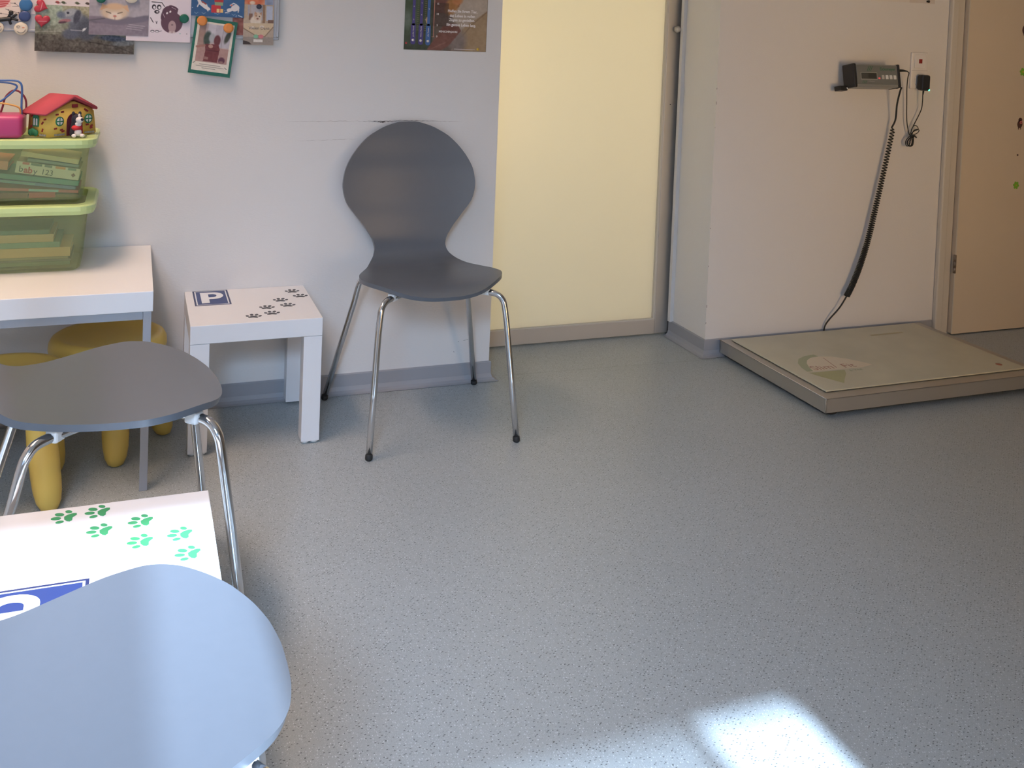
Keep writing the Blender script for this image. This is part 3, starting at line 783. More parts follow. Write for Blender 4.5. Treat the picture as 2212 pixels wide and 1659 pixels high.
# dog finger puppet sitting in the doorway
def blob(name, c, r, m, parent, seg=16):
    bm = bmesh.new(); bmesh.ops.create_uvsphere(bm, u_segments=seg, v_segments=seg//2+2, radius=1)
    bmesh.ops.scale(bm, vec=r, verts=bm.verts); bmesh.ops.translate(bm, vec=c, verts=bm.verts)
    return from_bm(name, bm, m, parent, True)
dg = thing('toy_dog', 'small black and white toy dog with a red neckerchief in the toy house doorway', 'toy', (-.1385, 2.7650, HT+.0003), (0, 0, .3))
def dogbody():
    bm = bmesh.new()
    add_tube(bm, smooth_path([(0, .010, .0), (-.001, .009, .012), (-.001, .008, .026), (0, .004, .040), (.001, .002, .052), (.001, .001, .0585)], 4),
             [.010, .0125, .0135, .0138, .0138, .0135, .013, .0125, .0118, .0112, .011, .0112, .0118, .0125, .013, .013, .0125, .0115, .0095, .007, .003], 14)
    return bm
from_bm('body', dogbody(), M_HK, dg, True)
M_DW = mat('white_felt', S(236, 228, 224), .8)
blob('muzzle', (.004, -.010, .045), (.0095, .011, .0085), M_DW, dg); blob('nose', (.0075, -.0205, .047), (.004, .003, .0035), M_HK, dg); blob('chin', (.002, -.006, .034), (.008, .008, .007), M_DW, dg)
blob('blaze', (.0035, -.0085, .056), (.003, .004, .005), M_DW, dg)
for s in (-1, 1): blob('ear', (s*.008, .004, .060), (.004, .0035, .006), M_HK, dg, 10)
blob('neckerchief', (0, -.002, .024), (.0135, .0125, .0075), mat('red_cloth', S(206, 48, 56), .8), dg)
blob('belly', (.002, -.006, .012), (.009, .008, .010), M_DW, dg)
for s in (-1, 1): blob('paw', (s*.010, -.014, .0048), (.006, .0075, .0048), M_DW, dg, 12)

# ------------------------------------------------------------------ bead maze toy
mz = thing('bead_maze', 'magenta bead maze toy with blue and red wires at the left edge', 'toy', (-.342, 2.790, HT))
M_MAG = mat('magenta_plastic', S(196, 66, 118), .4); M_WB = mat('blue_wire', S(72, 112, 172), .35); M_WR = mat('dark_red_wire', S(130, 50, 66), .35); M_WY = mat('yellow_wire', S(226, 176, 92), .4)
bm = bmesh.new(); add_box(bm, -.08, .080, -.055, .055, 0, .057, .012, 4); from_bm('base', bm, M_MAG, mz, True)
tube('wire', smooth_path([(.072, 0, .05), (.072, 0, .085), (.072, 0, .125), (.066, 0, .138), (.052, 0, .142), (.02, 0, .142), (-.06, 0, .142)], 6), .0026, M_WB, mz)
tube('wire', smooth_path([(-.06, .01, .137), (.02, .008, .137), (.050, .006, .133), (.060, .004, .127), (.056, .002, .118), (.042, 0, .104), (.028, 0, .092), (.014, 0, .088), (-.06, 0, .088)], 6), .0024, M_WB, mz)
tube('wire', smooth_path([(.018, .04, .05), (.024, .04, .070), (.030, .04, .095), (.045, .04, .112), (.060, .04, .112), (.074, .04, .098), (.079, .04, .080), (.078, .04, .050)], 6), .0026, M_WR, mz)
tube('wire', smooth_path([(-.02, .03, .05), (-.004, .03, .10), (.010, .03, .135), (.013, .03, .158), (.006, .03, .172), (-.02, .03, .176)], 6), .0026, M_WY, mz)
tube('wire', smooth_path([(-.05, -.01, .088), (.020, -.01, .085), (.048, -.01, .081), (.068, -.006, .072), (.070, 0, .05)], 6), .0022, M_WY, mz)

# ------------------------------------------------------------------ scuffs on the wall, seam in the floor
M_SCUFF = mat('dark_scuff', (.10, .085, .08), .8); M_SCUFFL = mat('faint_scuff', (.60, .55, .52), .8)
wb = bpy.data.objects['wall_back']
def streak(x0, z0, x1, z1, w, m, n=14, seed=0):
    rg = random.Random(seed); up, dn = [], []
    for i in range(n+1):
        f = i/n; x = x0+(x1-x0)*f; z = z0+(z1-z0)*f+rg.uniform(-1, 1)*w*.5
        h = w*(.25+rg.random())*math.sin(PI*min(.97, max(.03, f)))
        up.append((x, z+h/2)); dn.append((x, z-h/2))
    pts = dn+up[::-1]
    vs_ = [(x, 0, z) for x, z in pts]; L = len(pts); fs_ = []
    for i in range(n): fs_.append((i, i+1, L-2-i, L-1-i))
    pyd('scuff', vs_, fs_, m, wb, False, (0, WY-.0004, 0))
streak(.690, .8605, .800, .8640, .0030, M_SCUFF, 18, 1); streak(.715, .8600, .745, .8585, .0034, M_SCUFF, 10, 2); streak(.655, .8625, .760, .8640, .0014, M_SCUFF, 16, 3)
streak(.790, .8650, .930, .8635, .0012, M_SCUFF, 20, 4); streak(.760, .8655, .850, .8650, .0013, M_SCUFF, 12, 5)
streak(.42, .8610, .70, .8635, .0022, M_SCUFFL, 30, 6); streak(.46, .8010, .66, .8070, .0020, M_SCUFFL, 30, 7); streak(.86, .866, 1.0, .862, .002, M_SCUFFL, 16, 8)
streak(1.0285, .1375, 1.0520, .1400, .0014, M_SCUFF, 6, 9); streak(1.011, .1345, 1.015, .1340, .0024, M_SCUFF, 4, 10); streak(.997, .1020, 1.0005, .1015, .0030, M_SCUFF, 4, 11)
fl = bpy.data.objects['floor']
pyd('seam', [(1.125, 3.0700, .0003), (1.97, 3.0310, .0003), (1.97, 3.0322, .0003), (1.125, 3.0712, .0003)], [(0, 1, 2, 3)], mat('seam_dark', (.22, .23, .22), .6), fl)
wn = bpy.data.objects['wall_niche']
for z0, z1 in ((.98, .986), (.925, .936), (.84, .842), (.47, .474), (.33, .335), (.18, .19), (.12, .126)):
    pyd('scuff', [(1.9696, SWY-.0004, z0), (1.9712, SWY-.0004, z0), (1.9712, SWY-.0004, z1), (1.9696, SWY-.0004, z1)], [(0, 1, 2, 3)], M_SCUFF, wn)

# ------------------------------------------------------------------ animal scale
sc = thing('animal_scale', 'flat animal floor scale with a steel frame and pale printed plate', 'scale', (2.485, 2.754, 0))
FX, FY = .462, .298
bm = bmesh.new()
zb, zt = .017, .062
add_box(bm, -FX, FX, -FY, FY, zt-.003, zt, .001, 1)
for a in ((-FX, FX, -FY, -FY+.003), (-FX, FX, FY-.003, FY), (-FX, -FX+.003, -FY, FY), (FX-.003, FX, -FY, FY)): add_box(bm, *a, zb, zt-.0005)
from_bm('steel_tray', bm, M_STEEL, sc)
M_EDGE = mat('polished_edge', (.80, .74, .66), .25, metal=.6)
tube('front_edge', [(-FX, -FY, zb), (-FX, -FY, zt)], .0012, M_EDGE, sc, 6); tube('side_edge', [(-FX, -FY, zt), (-FX, FY, zt)], .0012, M_EDGE, sc, 6)
pl = box('plate', -.427, .420, -.252, .278, zt+.0015, zt+.0065, M_PLATE, sc, .002, 2)
box('plate_gap', -.424, .417, -.249, .275, zt, zt+.0015, M_RUBBER, sc)
for sx in (-1, 1):
    for sy in (-1, 1): lathe('foot', [(.020, 0), (.024, .002), (.024, .008), (.012, .010), (.012, .03)], M_RUBBER, sc, 20, (sx*.415, sy*.255, 0))
ZP = zt+.0066
def plate_pt(X, Y): return (X-2.485, Y-2.757)
M_LG = mat('logo_grey_green', S(170, 174, 140), .5); M_LW = mat('logo_white', S(228, 214, 190), .5); M_LR = mat('logo_text', S(176, 128, 108), .5); M_LF = mat('logo_faint', S(192, 180, 140), .5); M_LG2 = mat('logo_olive', S(178, 176, 132), .5)
def flat(name, pts, z, m): return pyd(name, [(*plate_pt(x, y), z) for x, y in pts], [tuple(range(len(pts)))], m, sc)
# crescent, lens, lower leaf of the logo
arc_o = [(2.111, 2.664), (2.117, 2.705), (2.134, 2.748), (2.165, 2.785), (2.205, 2.805), (2.248, 2.811)]
arc_i = [(2.252, 2.790), (2.215, 2.785), (2.185, 2.765), (2.163, 2.738), (2.147, 2.705), (2.135, 2.668)]
vs_ = [(*plate_pt(x, y), ZP+.0002) for x, y in arc_o+arc_i]; n_ = len(arc_o)
pyd('logo_crescent', vs_, [(i, i+1, 2*n_-2-i, 2*n_-1-i) for i in range(n_-1)], M_LG, sc)
flat('logo_lens', [(2.136, 2.668), (2.20, 2.6625), (2.28, 2.658), (2.33, 2.656), (2.385, 2.672), (2.365, 2.705), (2.335, 2.745), (2.295, 2.778), (2.252, 2.789), (2.215, 2.784), (2.185, 2.764), (2.163, 2.737), (2.147, 2.704)], ZP+.0001, M_LW)
flat('logo_leaf', [(2.110, 2.657), (2.128, 2.612), (2.146, 2.578), (2.163, 2.546), (2.188, 2.575), (2.212, 2.600), (2.230, 2.618), (2.250, 2.650)], ZP+.0001, M_LG2)
flat('logo_line', [(2.105, 2.662), (2.27, 2.6525), (2.27, 2.6555), (2.105, 2.6665)], ZP+.0004, M_LW)
flat('logo_needle', [(2.257, 2.772), (2.236, 2.676), (2.2395, 2.676), (2.2595, 2.772)], ZP+.0004, M_LR)
text('lettering', 'Slim', .052, M_LR, sc, (*plate_pt(2.188, 2.688), ZP+.0004), (0, 0, -.03)); text('lettering', 'Fit', .050, M_LR, sc, (*plate_pt(2.292, 2.683), ZP+.0004), (0, 0, -.03))
text('lettering', '& Vital', .020, M_LG, sc, (*plate_pt(2.288, 2.640), ZP+.0004), (0, 0, .03))
flat('faint_mark', [(2.612, 2.938), (2.765, 2.938), (2.765, 2.950), (2.612, 2.950)], ZP+.0002, M_LF)
lathe('red_mark', [(.011, 0), (.011, .0003)], mat('mark_red', S(176, 108, 84), .5), sc, 20, (*plate_pt(2.834, 2.557), ZP))

# ------------------------------------------------------------------ weighing display on the wall
dv = thing('scale_display', 'grey wall-mounted weighing display with black end caps above the scale', 'display', (2.617, 2.985, 1.047), (PI/2-.20, 0, 0))
M_DG = mat('grey_aluminium_body', (.34, .34, .32), .4, metal=.3); M_DF = mat('dark_grey_foil', (.20, .205, .195), .45)
hw, hh = .097, .043
bd = box('body', -hw, hw, -hh, hh, -.060, 0, M_DG, dv, .003)
box('face_foil', -hw+.001, hw-.001, -hh+.010, hh-.004, 0, .0008, M_DF, dv)
for s in (-1, 1):
    bm = bmesh.new(); x0, x1 = (hw, hw+.012) if s > 0 else (-hw-.014, -hw)
    add_box(bm, x0, x1, -hh-.0012, hh+.003, -.061, .003, .004, 3); from_bm('end_cap', bm, M_BLACK, dv)
M_LCD = mat('lcd_glass', (.085, .085, .075), .25); M_LCDF = mat('lcd_frame', (.40, .40, .37), .5)
box('display_frame', -.078, -.001, -.015, .0125, .0008, .0012, M_LCDF, dv); lcd = box('display', -.0755, -.0035, -.0125, .010, .0012, .0016, M_LCD, dv)
M_SEG = mat('lcd_segment', (.04, .04, .036), .4)
for k in range(6): box('digit_segment', -.043+k*.0065, -.039+k*.0065, -.009, .006, .0016, .0018, M_SEG, dv)
M_GRN = mat('print_green', S(52, 112, 84), .5)
for k in range(3): pyd('stripe', [(-.048+k*.008, .017, .0010), (-.0455+k*.008, .017, .0010), (-.034+k*.008, .037, .0010), (-.0365+k*.008, .037, .0010)], [(0, 1, 2, 3)], M_GRN, dv)
for k in range(3): pyd('stripe', [(-.073+k*.007, -.029, .0010), (-.0705+k*.007, -.029, .0010), (-.066+k*.007, -.019, .0010), (-.0685+k*.007, -.019, .0010)], [(0, 1, 2, 3)], M_GRN, dv)
text('lettering', 'Eickemeyer', .0155, M_GRN, dv, (.050, .026, .0010), (0, 0, 0), bold=.0002)
text('lettering', 'professional', .006, mat('print_grey', (.4, .4, .38), .5), dv, (-.03, -.021, .0010))
for k in range(4):
    bm = bmesh.new(); add_box(bm, -.0065, .0065, -.0078, .0078, 0, .0022, .001, 1)
    b_ = from_bm('button', bm, M_WPLAST if k else mat('button_grey', (.52, .50, .47), .5), dv, False, (.0255+k*.0187, -.0045, .0008))
box('red_light', .004, .012, -.012, -.006, .0008, .0016, mat('red_led', (.5, .05, .05), .4, emit=(1, .15, .15, 1), estr=.5), dv)
br = box('bracket', -hw-.046, -hw-.012, -.052, -.034, -.075, -.040, M_BLACK, dv, .002)
lathe('screw', [(.0045, 0), (.0045, .003), (.002, .004)], M_CHROME, dv, 16, (-hw-.0145, -.043, -.040), (0, 0, 0))
lathe('clamp_knob', [(.006, 0), (.008, .002), (.008, .010), (.005, .012)], M_BLACK, dv, 16, (hw+.012, -.036, -.030), (0, PI/2, 0))

# coiled cable from display to scale
cc = thing('coiled_cable', 'black coiled cable hanging from the display down to the scale', 'cable', (2.62, 3.04, .07))
def rel(p): return (p[0]-2.62, p[1]-3.04, p[2]-.07)
top = [(2.735, 2.985, 1.004), (2.742, 3.00, .985), (2.750, 3.02, .9365), (2.7600, 3.035, .8768), (2.7479, 3.04, .8443)]
coil = smooth_path([(2.7545, 3.04, .838), (2.7348, 3.04, .7378), (2.7161, 3.04, .6476), (2.6905, 3.04, .529), (2.6646, 3.04, .4142), (2.6333, 3.04, .3162), (2.6019, 3.04, .2421), (2.5745, 3.04, .1932)], 40)
tail = [(2.5745, 3.040, .1932), (2.5474, 3.044, .1499), (2.5120, 3.052, .1077), (2.4960, 3.0585, .0800), (2.4920, 3.0605, .052), (2.4910, 3.0605, .030)]
tube('lead', [rel(p) for p in smooth_path(top, 8)], .0034, M_RUBBER, cc, 8)
hel = []; L = 0; cum = [0]
for a, b in zip(coil, coil[1:]): L += (b-a).length; cum.append(L)
ph = 0; nst = 1300; prev = None
for i in range(nst+1):
    s_ = L*i/nst
    k = max(j for j in range(len(cum)) if cum[j] <= s_+1e-9); k = min(k, len(coil)-2)
    f = (s_-cum[k])/(cum[k+1]-cum[k]); p = coil[k].lerp(coil[k+1], f); t = (coil[k+1]-coil[k]).normalized()
    fr_ = s_/L; pitch = .0125*(1-fr_)+.0052*fr_ if fr_ < .7 else .0068-.002*(fr_-.7)/.3
    if prev is not None: ph += 2*PI*(s_-prev)/pitch
    prev = s_
    u = Vector((0, 1, 0)); v = t.cross(u).normalized(); R_ = .0075+.0025*min(1, fr_*1.2)
    hel.append(p+R_*(math.cos(ph)*v+math.sin(ph)*u))
hel[0] = Vector(top[-1])
tube('coil', [rel(p) for p in hel], .0024, M_RUBBER, cc, 6)
tube('lead', [rel(p) for p in smooth_path(tail, 8)], .0030, M_RUBBER, cc, 8)

# ------------------------------------------------------------------ switch and socket plate, power adapter, thin cable
sw = thing('switch_plate', 'white switch and socket plate with a red window beside the door frame', 'switch', (2.8885, SWY, 1.068), WALLROT)
M_SWP = mat('switch_white', (.84, .80, .77), .35)
bm = bmesh.new(); add_box(bm, -.040, .040, -.072, .072, 0, .010, .003, 2); from_bm('frame', bm, M_SWP, sw)
bm = bmesh.new(); add_box(bm, -.0275, .0275, .010, .064, .010, .0145, .002, 2); rk = from_bm('rocker', bm, M_SWP, sw)
box('light_window', -.0085, .0075, .029, .046, .0145, .0152, mat('red_window', (.32, .03, .025), .3), sw)
lathe('socket', [(.024, .010), (.0215, .0101)], M_SWP, sw, 28, (0, -.038, 0))
box('seam', -.0395, .0395, -.0006, .0006, .010, .0103, mat('seam_grey', (.4, .38, .36), .6), sw)
ad = thing('power_adapter', 'black plug-in power adapter with a green light in the wall socket', 'power adapter', (2.893, SWY-.0145, 1.022), WALLROT)
def adapter():
    bm = bmesh.new(); pr = [(.018, .027, 0), (.021, .030, .006), (.0215, .031, .020), (.0205, .030, .029), (.0175, .0275, .032)]
    rings = []
    for w, h, z in pr:
        pts = rrect(2*w, 2*h, .008, 4)
        rings.append([bm.verts.new((x-(.002*math.cos(y/h*1.5) if x > 0 else -.002*math.cos(y/h*1.5)), y, z)) for x, y in pts])
    n = len(rings[0])
    for i in range(len(rings)-1):
        for k in range(n): bm.faces.new((rings[i][k], rings[i][(k+1) % n], rings[i+1][(k+1) % n], rings[i+1][k]))
    bm.faces.new(rings[0][::-1]); bm.faces.new(rings[-1]); return bm
from_bm('body', adapter(), M_BLACK, ad)
lathe('green_light', [(.0035, 0), (.0035, .002), (.0018, .004)], mat('green_led', (.05, .6, .25), .3, emit=(.05, 1, .35, 1), estr=6), ad, 14, (.0160, -.0275, .0285))
tube('strain_relief', [(0, -.027, .018), (0, -.040, .017), (0, -.048, .016)], [.0038, .003, .0022], M_RUBBER, ad, 8)
tc_ = thing('power_cable', 'thin black power cable looped and bundled below the adapter', 'cable', (2.85, 3.05, .80))
def rl(p): return (p[0]-2.85, p[1]-3.05, p[2]-.80)
tube('plug', [rl(p) for p in ((2.7255, 3.000, 1.0680), (2.740, 3.000, 1.0690), (2.755, 3.0, 1.0690), (2.772, 3.0, 1.067))], [.0048, .0048, .0042, .0022], M_RUBBER, tc_, 10)
tube('cable', [rl(p) for p in smooth_path([(2.770, 3.000, 1.067), (2.790, 3.010, 1.060), (2.805, 3.03, 1.04), (2.817, 3.045, .9999), (2.8240, 3.05, .9543), (2.8298, 3.05, .8724), (2.8420, 3.05, .8268), (2.850, 3.05, .812)], 8)], .0019, M_RUBBER, tc_, 7)
tube('cable', [rl(p) for p in smooth_path([(2.893, 3.040, .975), (2.8950, 3.042, .945), (2.8950, 3.047, .913), (2.868, 3.05, .8579), (2.858, 3.05, .840), (2.852, 3.05, .818)], 8)], .0019, M_RUBBER, tc_, 7)
tube('loop', [rl(p) for p in smooth_path([(2.854, 3.05, .815), (2.858, 3.052, .838), (2.868, 3.050, .852), (2.880, 3.047, .849), (2.884, 3.045, .838), (2.872, 3.045, .833), (2.860, 3.048, .826), (2.855, 3.05, .814)], 6)], .0016, M_RUBBER, tc_, 6)
tube('loop', [rl(p) for p in smooth_path([(2.856, 3.046, .815), (2.862, 3.046, .831), (2.876, 3.044, .838), (2.888, 3.044, .834), (2.880, 3.044, .823), (2.862, 3.046, .816)], 6)], .0016, M_RUBBER, tc_, 6)
for k, (dx, w) in enumerate(((-.006, .010), (0, .013), (.006, .009), (-.002, .016))):
    tube('loop', [rl(p) for p in smooth_path([(2.858, 3.047-k*.003, .815), (2.846+dx, 3.047-k*.003, .806), (2.836+dx-w*.4, 3.046-k*.003, .789), (2.838+dx, 3.046-k*.003, .772), (2.848+dx+w*.3, 3.046-k*.003, .776), (2.856+dx*.6, 3.046-k*.003, .796), (2.860, 3.047-k*.003, .815)], 6)], .0017, M_RUBBER, tc_, 6)
tube('twist_tie', [rl(p) for p in ((2.842, 3.040, .817), (2.858, 3.034, .813), (2.872, 3.040, .806))], .0032, M_BLACK, tc_, 6)

# notice above, only its lower edge in view
nt = thing('wall_notice', 'white notice sheet high on the wall above the weighing display', 'notice', (2.80, SWY-.001, 1.46), WALLROT)
box('sheet', -.16, .028, -.126, .13, 0, .0012, mat('notice_paper', (.78, .72, .66), .6), nt)
box('sheet', .0285, .155, -.126, .13, 0, .0010, mat('notice_paper2', (.70, .63, .58), .6), nt)
lathe('pushpin', [(.004, 0), (.003, .004), (.006, .009), (.004, .011)], M_BLACK, nt, 14, (.116, -.118, .001))

# ------------------------------------------------------------------ stickers on the beige door
M_SG = mat('sticker_green', S(130, 188, 60), .5); M_SY = mat('sticker_yellow', S(230, 200, 70), .5); M_SB = mat('sticker_brown', S(86, 56, 48), .5); M_SP = mat('sticker_pink', S(200, 110, 110), .5)
def flower(label, x, z, r):
    t = thing('flower_sticker', label, 'sticker', (x, SWY-.0285, z), WALLROT, 'flower stickers on the beige door')
    pts = []
    for k in range(48):
        a = 2*PI*k/48; rr = r*(.70+.30*abs(math.cos(3*a+.4))); pts.append((rr*math.cos(a), rr*math.sin(a)))
    prism('petals', pts, 0, .0008, M_SG, t); lathe('centre', [(r*.22, 0), (r*.22, .0012)], M_SY, t, 14)
flower('upper green flower sticker at the right edge of the beige door', 3.412, 1.0754, .0175)
flower('lower green flower sticker on the beige door', 3.411, .6059, .0165)
ow = thing('owl_sticker', 'small brown owl-like sticker between the two flower stickers', 'sticker', (3.412, SWY-.0285, .863), WALLROT)
bm = bmesh.new(); add_disc(bm, 0, -.003, .0135, .0165, 0, .001); add_disc(bm, .001, .014, .010, .009, 0, .001); from_bm('body', bm, M_SB, ow)
bm = bmesh.new(); add_disc(bm, .005, .004, .0075, .007, .001, .0014); from_bm('face', bm, M_SP, ow)
bm = bmesh.new(); add_disc(bm, .005, .004, .0025, .0022, .0014, .0017); from_bm('beak', bm, M_SB, ow)
for s in (-1, 1): box('foot', s*.006-.0015, s*.006+.0015, -.026, -.017, 0, .0008, M_SB, ow)
bd_ = thing('bird_sticker', 'dark bird sticker cut by the right edge high on the beige door', 'sticker', (3.407, SWY-.0285, 1.2485), WALLROT)
bm = bmesh.new(); add_disc(bm, 0, 0, .0115, .018, 0, .001); add_disc(bm, .005, .019, .007, .008, 0, .001); from_bm('body', bm, M_SB, bd_)
for s in (-1, 1): box('foot', s*.004-.001, s*.004+.001, -.024, -.015, 0, .0008, M_SB, bd_)
bm = bmesh.new(); add_disc(bm, 0, 0, .0040, .0038, 0, .0008)
tag(from_bm('dot_sticker', bm, M_SB, None, False, (3.4096, SWY-.0285, .7313), WALLROT), 'tiny brown dot sticker between owl and lower flower', 'sticker')

# ------------------------------------------------------------------ pinboard, cards, magnets
M_BOARD = mat('grey_magnet_board', (.52, .52, .55), .4, metal=.1); M_BFR = mat('board_frame', (.40, .41, .44), .4, metal=.3)
pb = thing('magnet_board', 'grey magnetic board on the wall covered with cards and photos', 'board', (-.25, WY, 1.4), WALLROT)
box('panel', -.64, .645, -.285, .33, .002, .012, M_BOARD, pb)
box('frame', -.65, .652, -.291, -.283, 0, .014, M_BFR, pb, .002); box('frame', .643, .652, -.283, .34, 0, .014, M_BFR, pb, .002)
box('frame', -.65, .643, .33, .34, 0, .014, M_BFR, pb, .002); box('frame', -.65, -.64, -.283, .33, 0, .014, M_BFR, pb, .002)
BY = WY-.0125
def card(name, label, cat, P_, cx, cz, w, h, tilt=0, lay=0, group=None, th=.0006):
    o = link(name, P_.mesh(name, w, h, th), None, None, False, (cx, BY-.0010*lay, cz), wall_rot(tilt))
    return tag(o, label, cat, group)
GC = 'cards and photos on the magnetic board'
# white sheet with small figures (behind the dog photo)
p = Print(60, -60, 205, 40, (236, 224, 222), 1)
for x, col in ((117, (190, 90, 90)), (130, (90, 100, 70)), (160, (100, 110, 80)), (183, (110, 90, 80))):
    p.ell(x, 13, 4.5, 2.8, col, .3); p.line([(x-5, 13), (x+6, 14)], 1.2, (70, 66, 60))
card('drawing_sheet', 'white sheet with a row of tiny figures behind the dog photo', 'sheet', p, -.190, 1.225, .17, .13, 0, 0, GC)
# dog photo
p = Print(74, 12, 291, 117, (120, 128, 112), .9)
for i in range(22):
    f = i/21; y = 12+105*f
    c = np.array((168, 182, 158))*(1-f)+np.array((92, 84, 78))*f
    p.rect(74, y, 291, y+5.2, c)
p.rect(130, 12, 200, 42, (170, 158, 128), .7); p.ell(100, 35, 40, 24, (168, 186, 168), 0, .8, .6)
p.rect(74, 78, 291, 117, (86, 80, 74), .55); p.ell(245, 82, 32, 7, (60, 74, 100), .05, .5, .8); p.ell(270, 92, 30, 6, (120, 128, 136), -.1, .6, .7); p.line([(74, 74), (130, 70), (160, 62)], 2, (172, 172, 160), .7); p.line([(190, 92), (250, 100), (291, 115)], 2.5, (66, 60, 56), .8)
p.noise(20, 3, 1).noise(16, 7, 2)
dgc = (118, 124, 140)
p.ell(170, 56, 24, 26, (104, 108, 120), .5, .35); p.ell(186, 66, 22, 24, (88, 92, 102), .2, .4); p.ell(152, 34, 22, 15, (140, 146, 156), -.25, .3); p.ell(146, 27, 15, 8, (170, 174, 180), -.4, .4); p.ell(128, 33, 9, 8, (112, 122, 138), .2, .7); p.ell(163, 36, 7, 16, (84, 86, 98), .25, .4)
p.ell(143, 28, 3, 2.6, (52, 54, 66), 0, .4); p.ell(137, 46, 13, 4, (172, 120, 126), -.15, .4); p.ell(132, 50, 9, 2.4, (96, 70, 80), -.15, .4); p.ell(150, 76, 18, 12, (96, 102, 118), 0, .5, .9)
p.line([(150, 66.5), (176, 67)], 1.4, (190, 190, 196)); p.ell(179, 64, 4, 2.6, (226, 228, 232), -.6, .4); p.line([(176, 69), (184, 60)], 1.2, (220, 222, 226)); p.noise(9, 2, 3)
card('dog_photo', 'photo print of a grey dog lying in autumn grass, pinned by red hearts', 'photo', p, -.1345, 1.1210, .2585, .130, .012, 1, GC)
# cat postcard
p = Print(191, -90, 322, 79, (176, 170, 178), .9)
p.rect(191, 38, 322, 79, (150, 140, 152)); p.ell(235, 45, 44, 6, (112, 108, 120), -.12, .5, .9); p.ell(300, 42, 30, 6, (112, 108, 122), -.25, .5, .9); p.rect(191, 58, 322, 79, (140, 130, 144), .5)
p.noise(8, 4, 4).noise(8, 12, 5, 3, 1)
cat_ = (222, 200, 174)
p.ell(246, 28, 30, 18, cat_, 0, .35); p.poly([(214, 26), (219, 10), (234, 18)], (222, 178, 140)); p.poly([(262, 16), (274, 11), (278, 28)], (222, 184, 150)); p.ell(246, 16, 20, 7, (224, 186, 148), 0, .6, .8)
p.ell(247, 37, 15, 9, (238, 222, 206), 0, .5); p.line([(228, 28), (238, 31)], 1.7, (96, 82, 70)); p.line([(253, 31), (263, 28)], 1.7, (96, 82, 70)); p.ell(247, 37, 4, 2.2, (208, 140, 126), 0, .4); p.line([(247, 39), (247, 45)], 1, (150, 110, 100))
p.ell(232, 49, 42, 6, (132, 124, 138), .12, .5); p.ell(285, 46, 38, 6, (128, 122, 136), -.12, .5); p.line([(192, 48), (225, 43)], 2, (96, 92, 100), .8)
for k in range(3): p.line([(278-k*3, 54+k*4.4), (314-k*4, 57+k*4.4)], 1.1, (214, 206, 214), .75)
cp = card('cat_postcard', 'postcard of a sleepy ginger cat under a grey blanket', 'postcard', p, -.047, 1.2180, .1585, .220, .004, 3, GC)
# cartoon drawing sheet
p = Print(270, -70, 411, 92, (236, 224, 232), 1.3)
ink = (50, 44, 52)
p.rect(323, -12, 346, 6, (60, 54, 60)); p.rect(329, -8, 341, 3, (226, 216, 222)); p.ell(334, 30, 24, 34, (240, 232, 238)); p.line([(324, 5), (346, 6), (352, 14)], 1.6, ink)
for x in (329, 340): p.ell(x, 16, 4.6, 5.6, ink); p.ell(x+.6, 17, 2.6, 3.4, (246, 240, 244))
p.ell(335.5, 26.5, 5.6, 4, ink); p.ell(336.5, 26.5, 2.6, 1.7, (236, 228, 232)); p.line([(322, 40), (328, 50)], 1.6, ink); p.line([(334, 47), (335.5, 53), (337, 47)], .9, ink)
p.ell(369, 49, 24, 23.5, (108, 78, 92)); p.ell(364, 28, 17, 16, (108, 78, 92)); p.ell(350, 33, 5, 12, (98, 70, 86), .25); p.ell(372, 16, 11, 4, (98, 70, 86), .35); p.ell(377, 22, 5, 5, (104, 76, 90))
p.ell(358, 28.5, 1.9, 2.6, (246, 240, 244), .5); p.ell(365, 25, 1.9, 2.6, (246, 240, 244), .5); p.line([(349, 30), (353, 38)], 1, (214, 190, 200)); p.line([(368, 15), (377, 19)], 1, (214, 190, 200))
p.ell(370, 58, 8.6, 13.5, (186, 158, 160)); p.ell(370, 54, 2.6, 2, (140, 116, 122)); p.ell(366, 70.5, 3.4, 2.2, (214, 196, 196)); p.ell(374.5, 70.5, 3.4, 2.2, (214, 196, 196))
for x in (327, 337): p.ell(x, 69.5, 4.4, 2.6, ink); p.ell(x, 70, 3.4, 1.7, (240, 232, 238))
p.line([(342, 70), (347, 68)], .9, ink); p.ell(388, 73, 1.5, .8, (120, 190, 176)); p.ell(403, 73, 1.1, .8, (120, 110, 118))
card('cartoon_drawing', 'white sheet with drawn cartoon animals, one white and one plum coloured', 'drawing', p, .060, 1.2000, .175, .212, .005, 2, GC)
# blue card with white cats
p = Print(413, -75, 528, 37, (66, 104, 148), 1.3); p.noise(5, 9, 8)
rg = random.Random(3)
for k in range(34): p.ell(rg.uniform(414, 527), rg.uniform(-70, 36), .9, .9, (180, 200, 220))
wc = (232, 226, 226)
p.line([(427, -4), (432, 8), (444, 17), (450, 20)], 7, wc); p.ell(441, 12, 7, 5.5, wc, .6); p.line([(430, 6), (426, 16)], 2.2, wc); p.line([(446, 18), (449, 25)], 2, wc); p.line([(447, 14), (453, 21)], 2, wc); p.line([(436, 4), (444, 9)], 3, (176, 84, 76))
p.line([(516, 20), (511, 7), (504, 4), (497, 9)], 2.2, wc); p.ell(508, 15, 9.5, 7.5, wc, -.4); p.ell(496, 20, 6.5, 4.2, wc, -.2); p.line([(495, 24), (487, 27)], 2.2, wc); p.line([(516, 14), (515, 24)], 2.4, wc); p.ell(500, 9, 2, 2, (224, 130, 110))
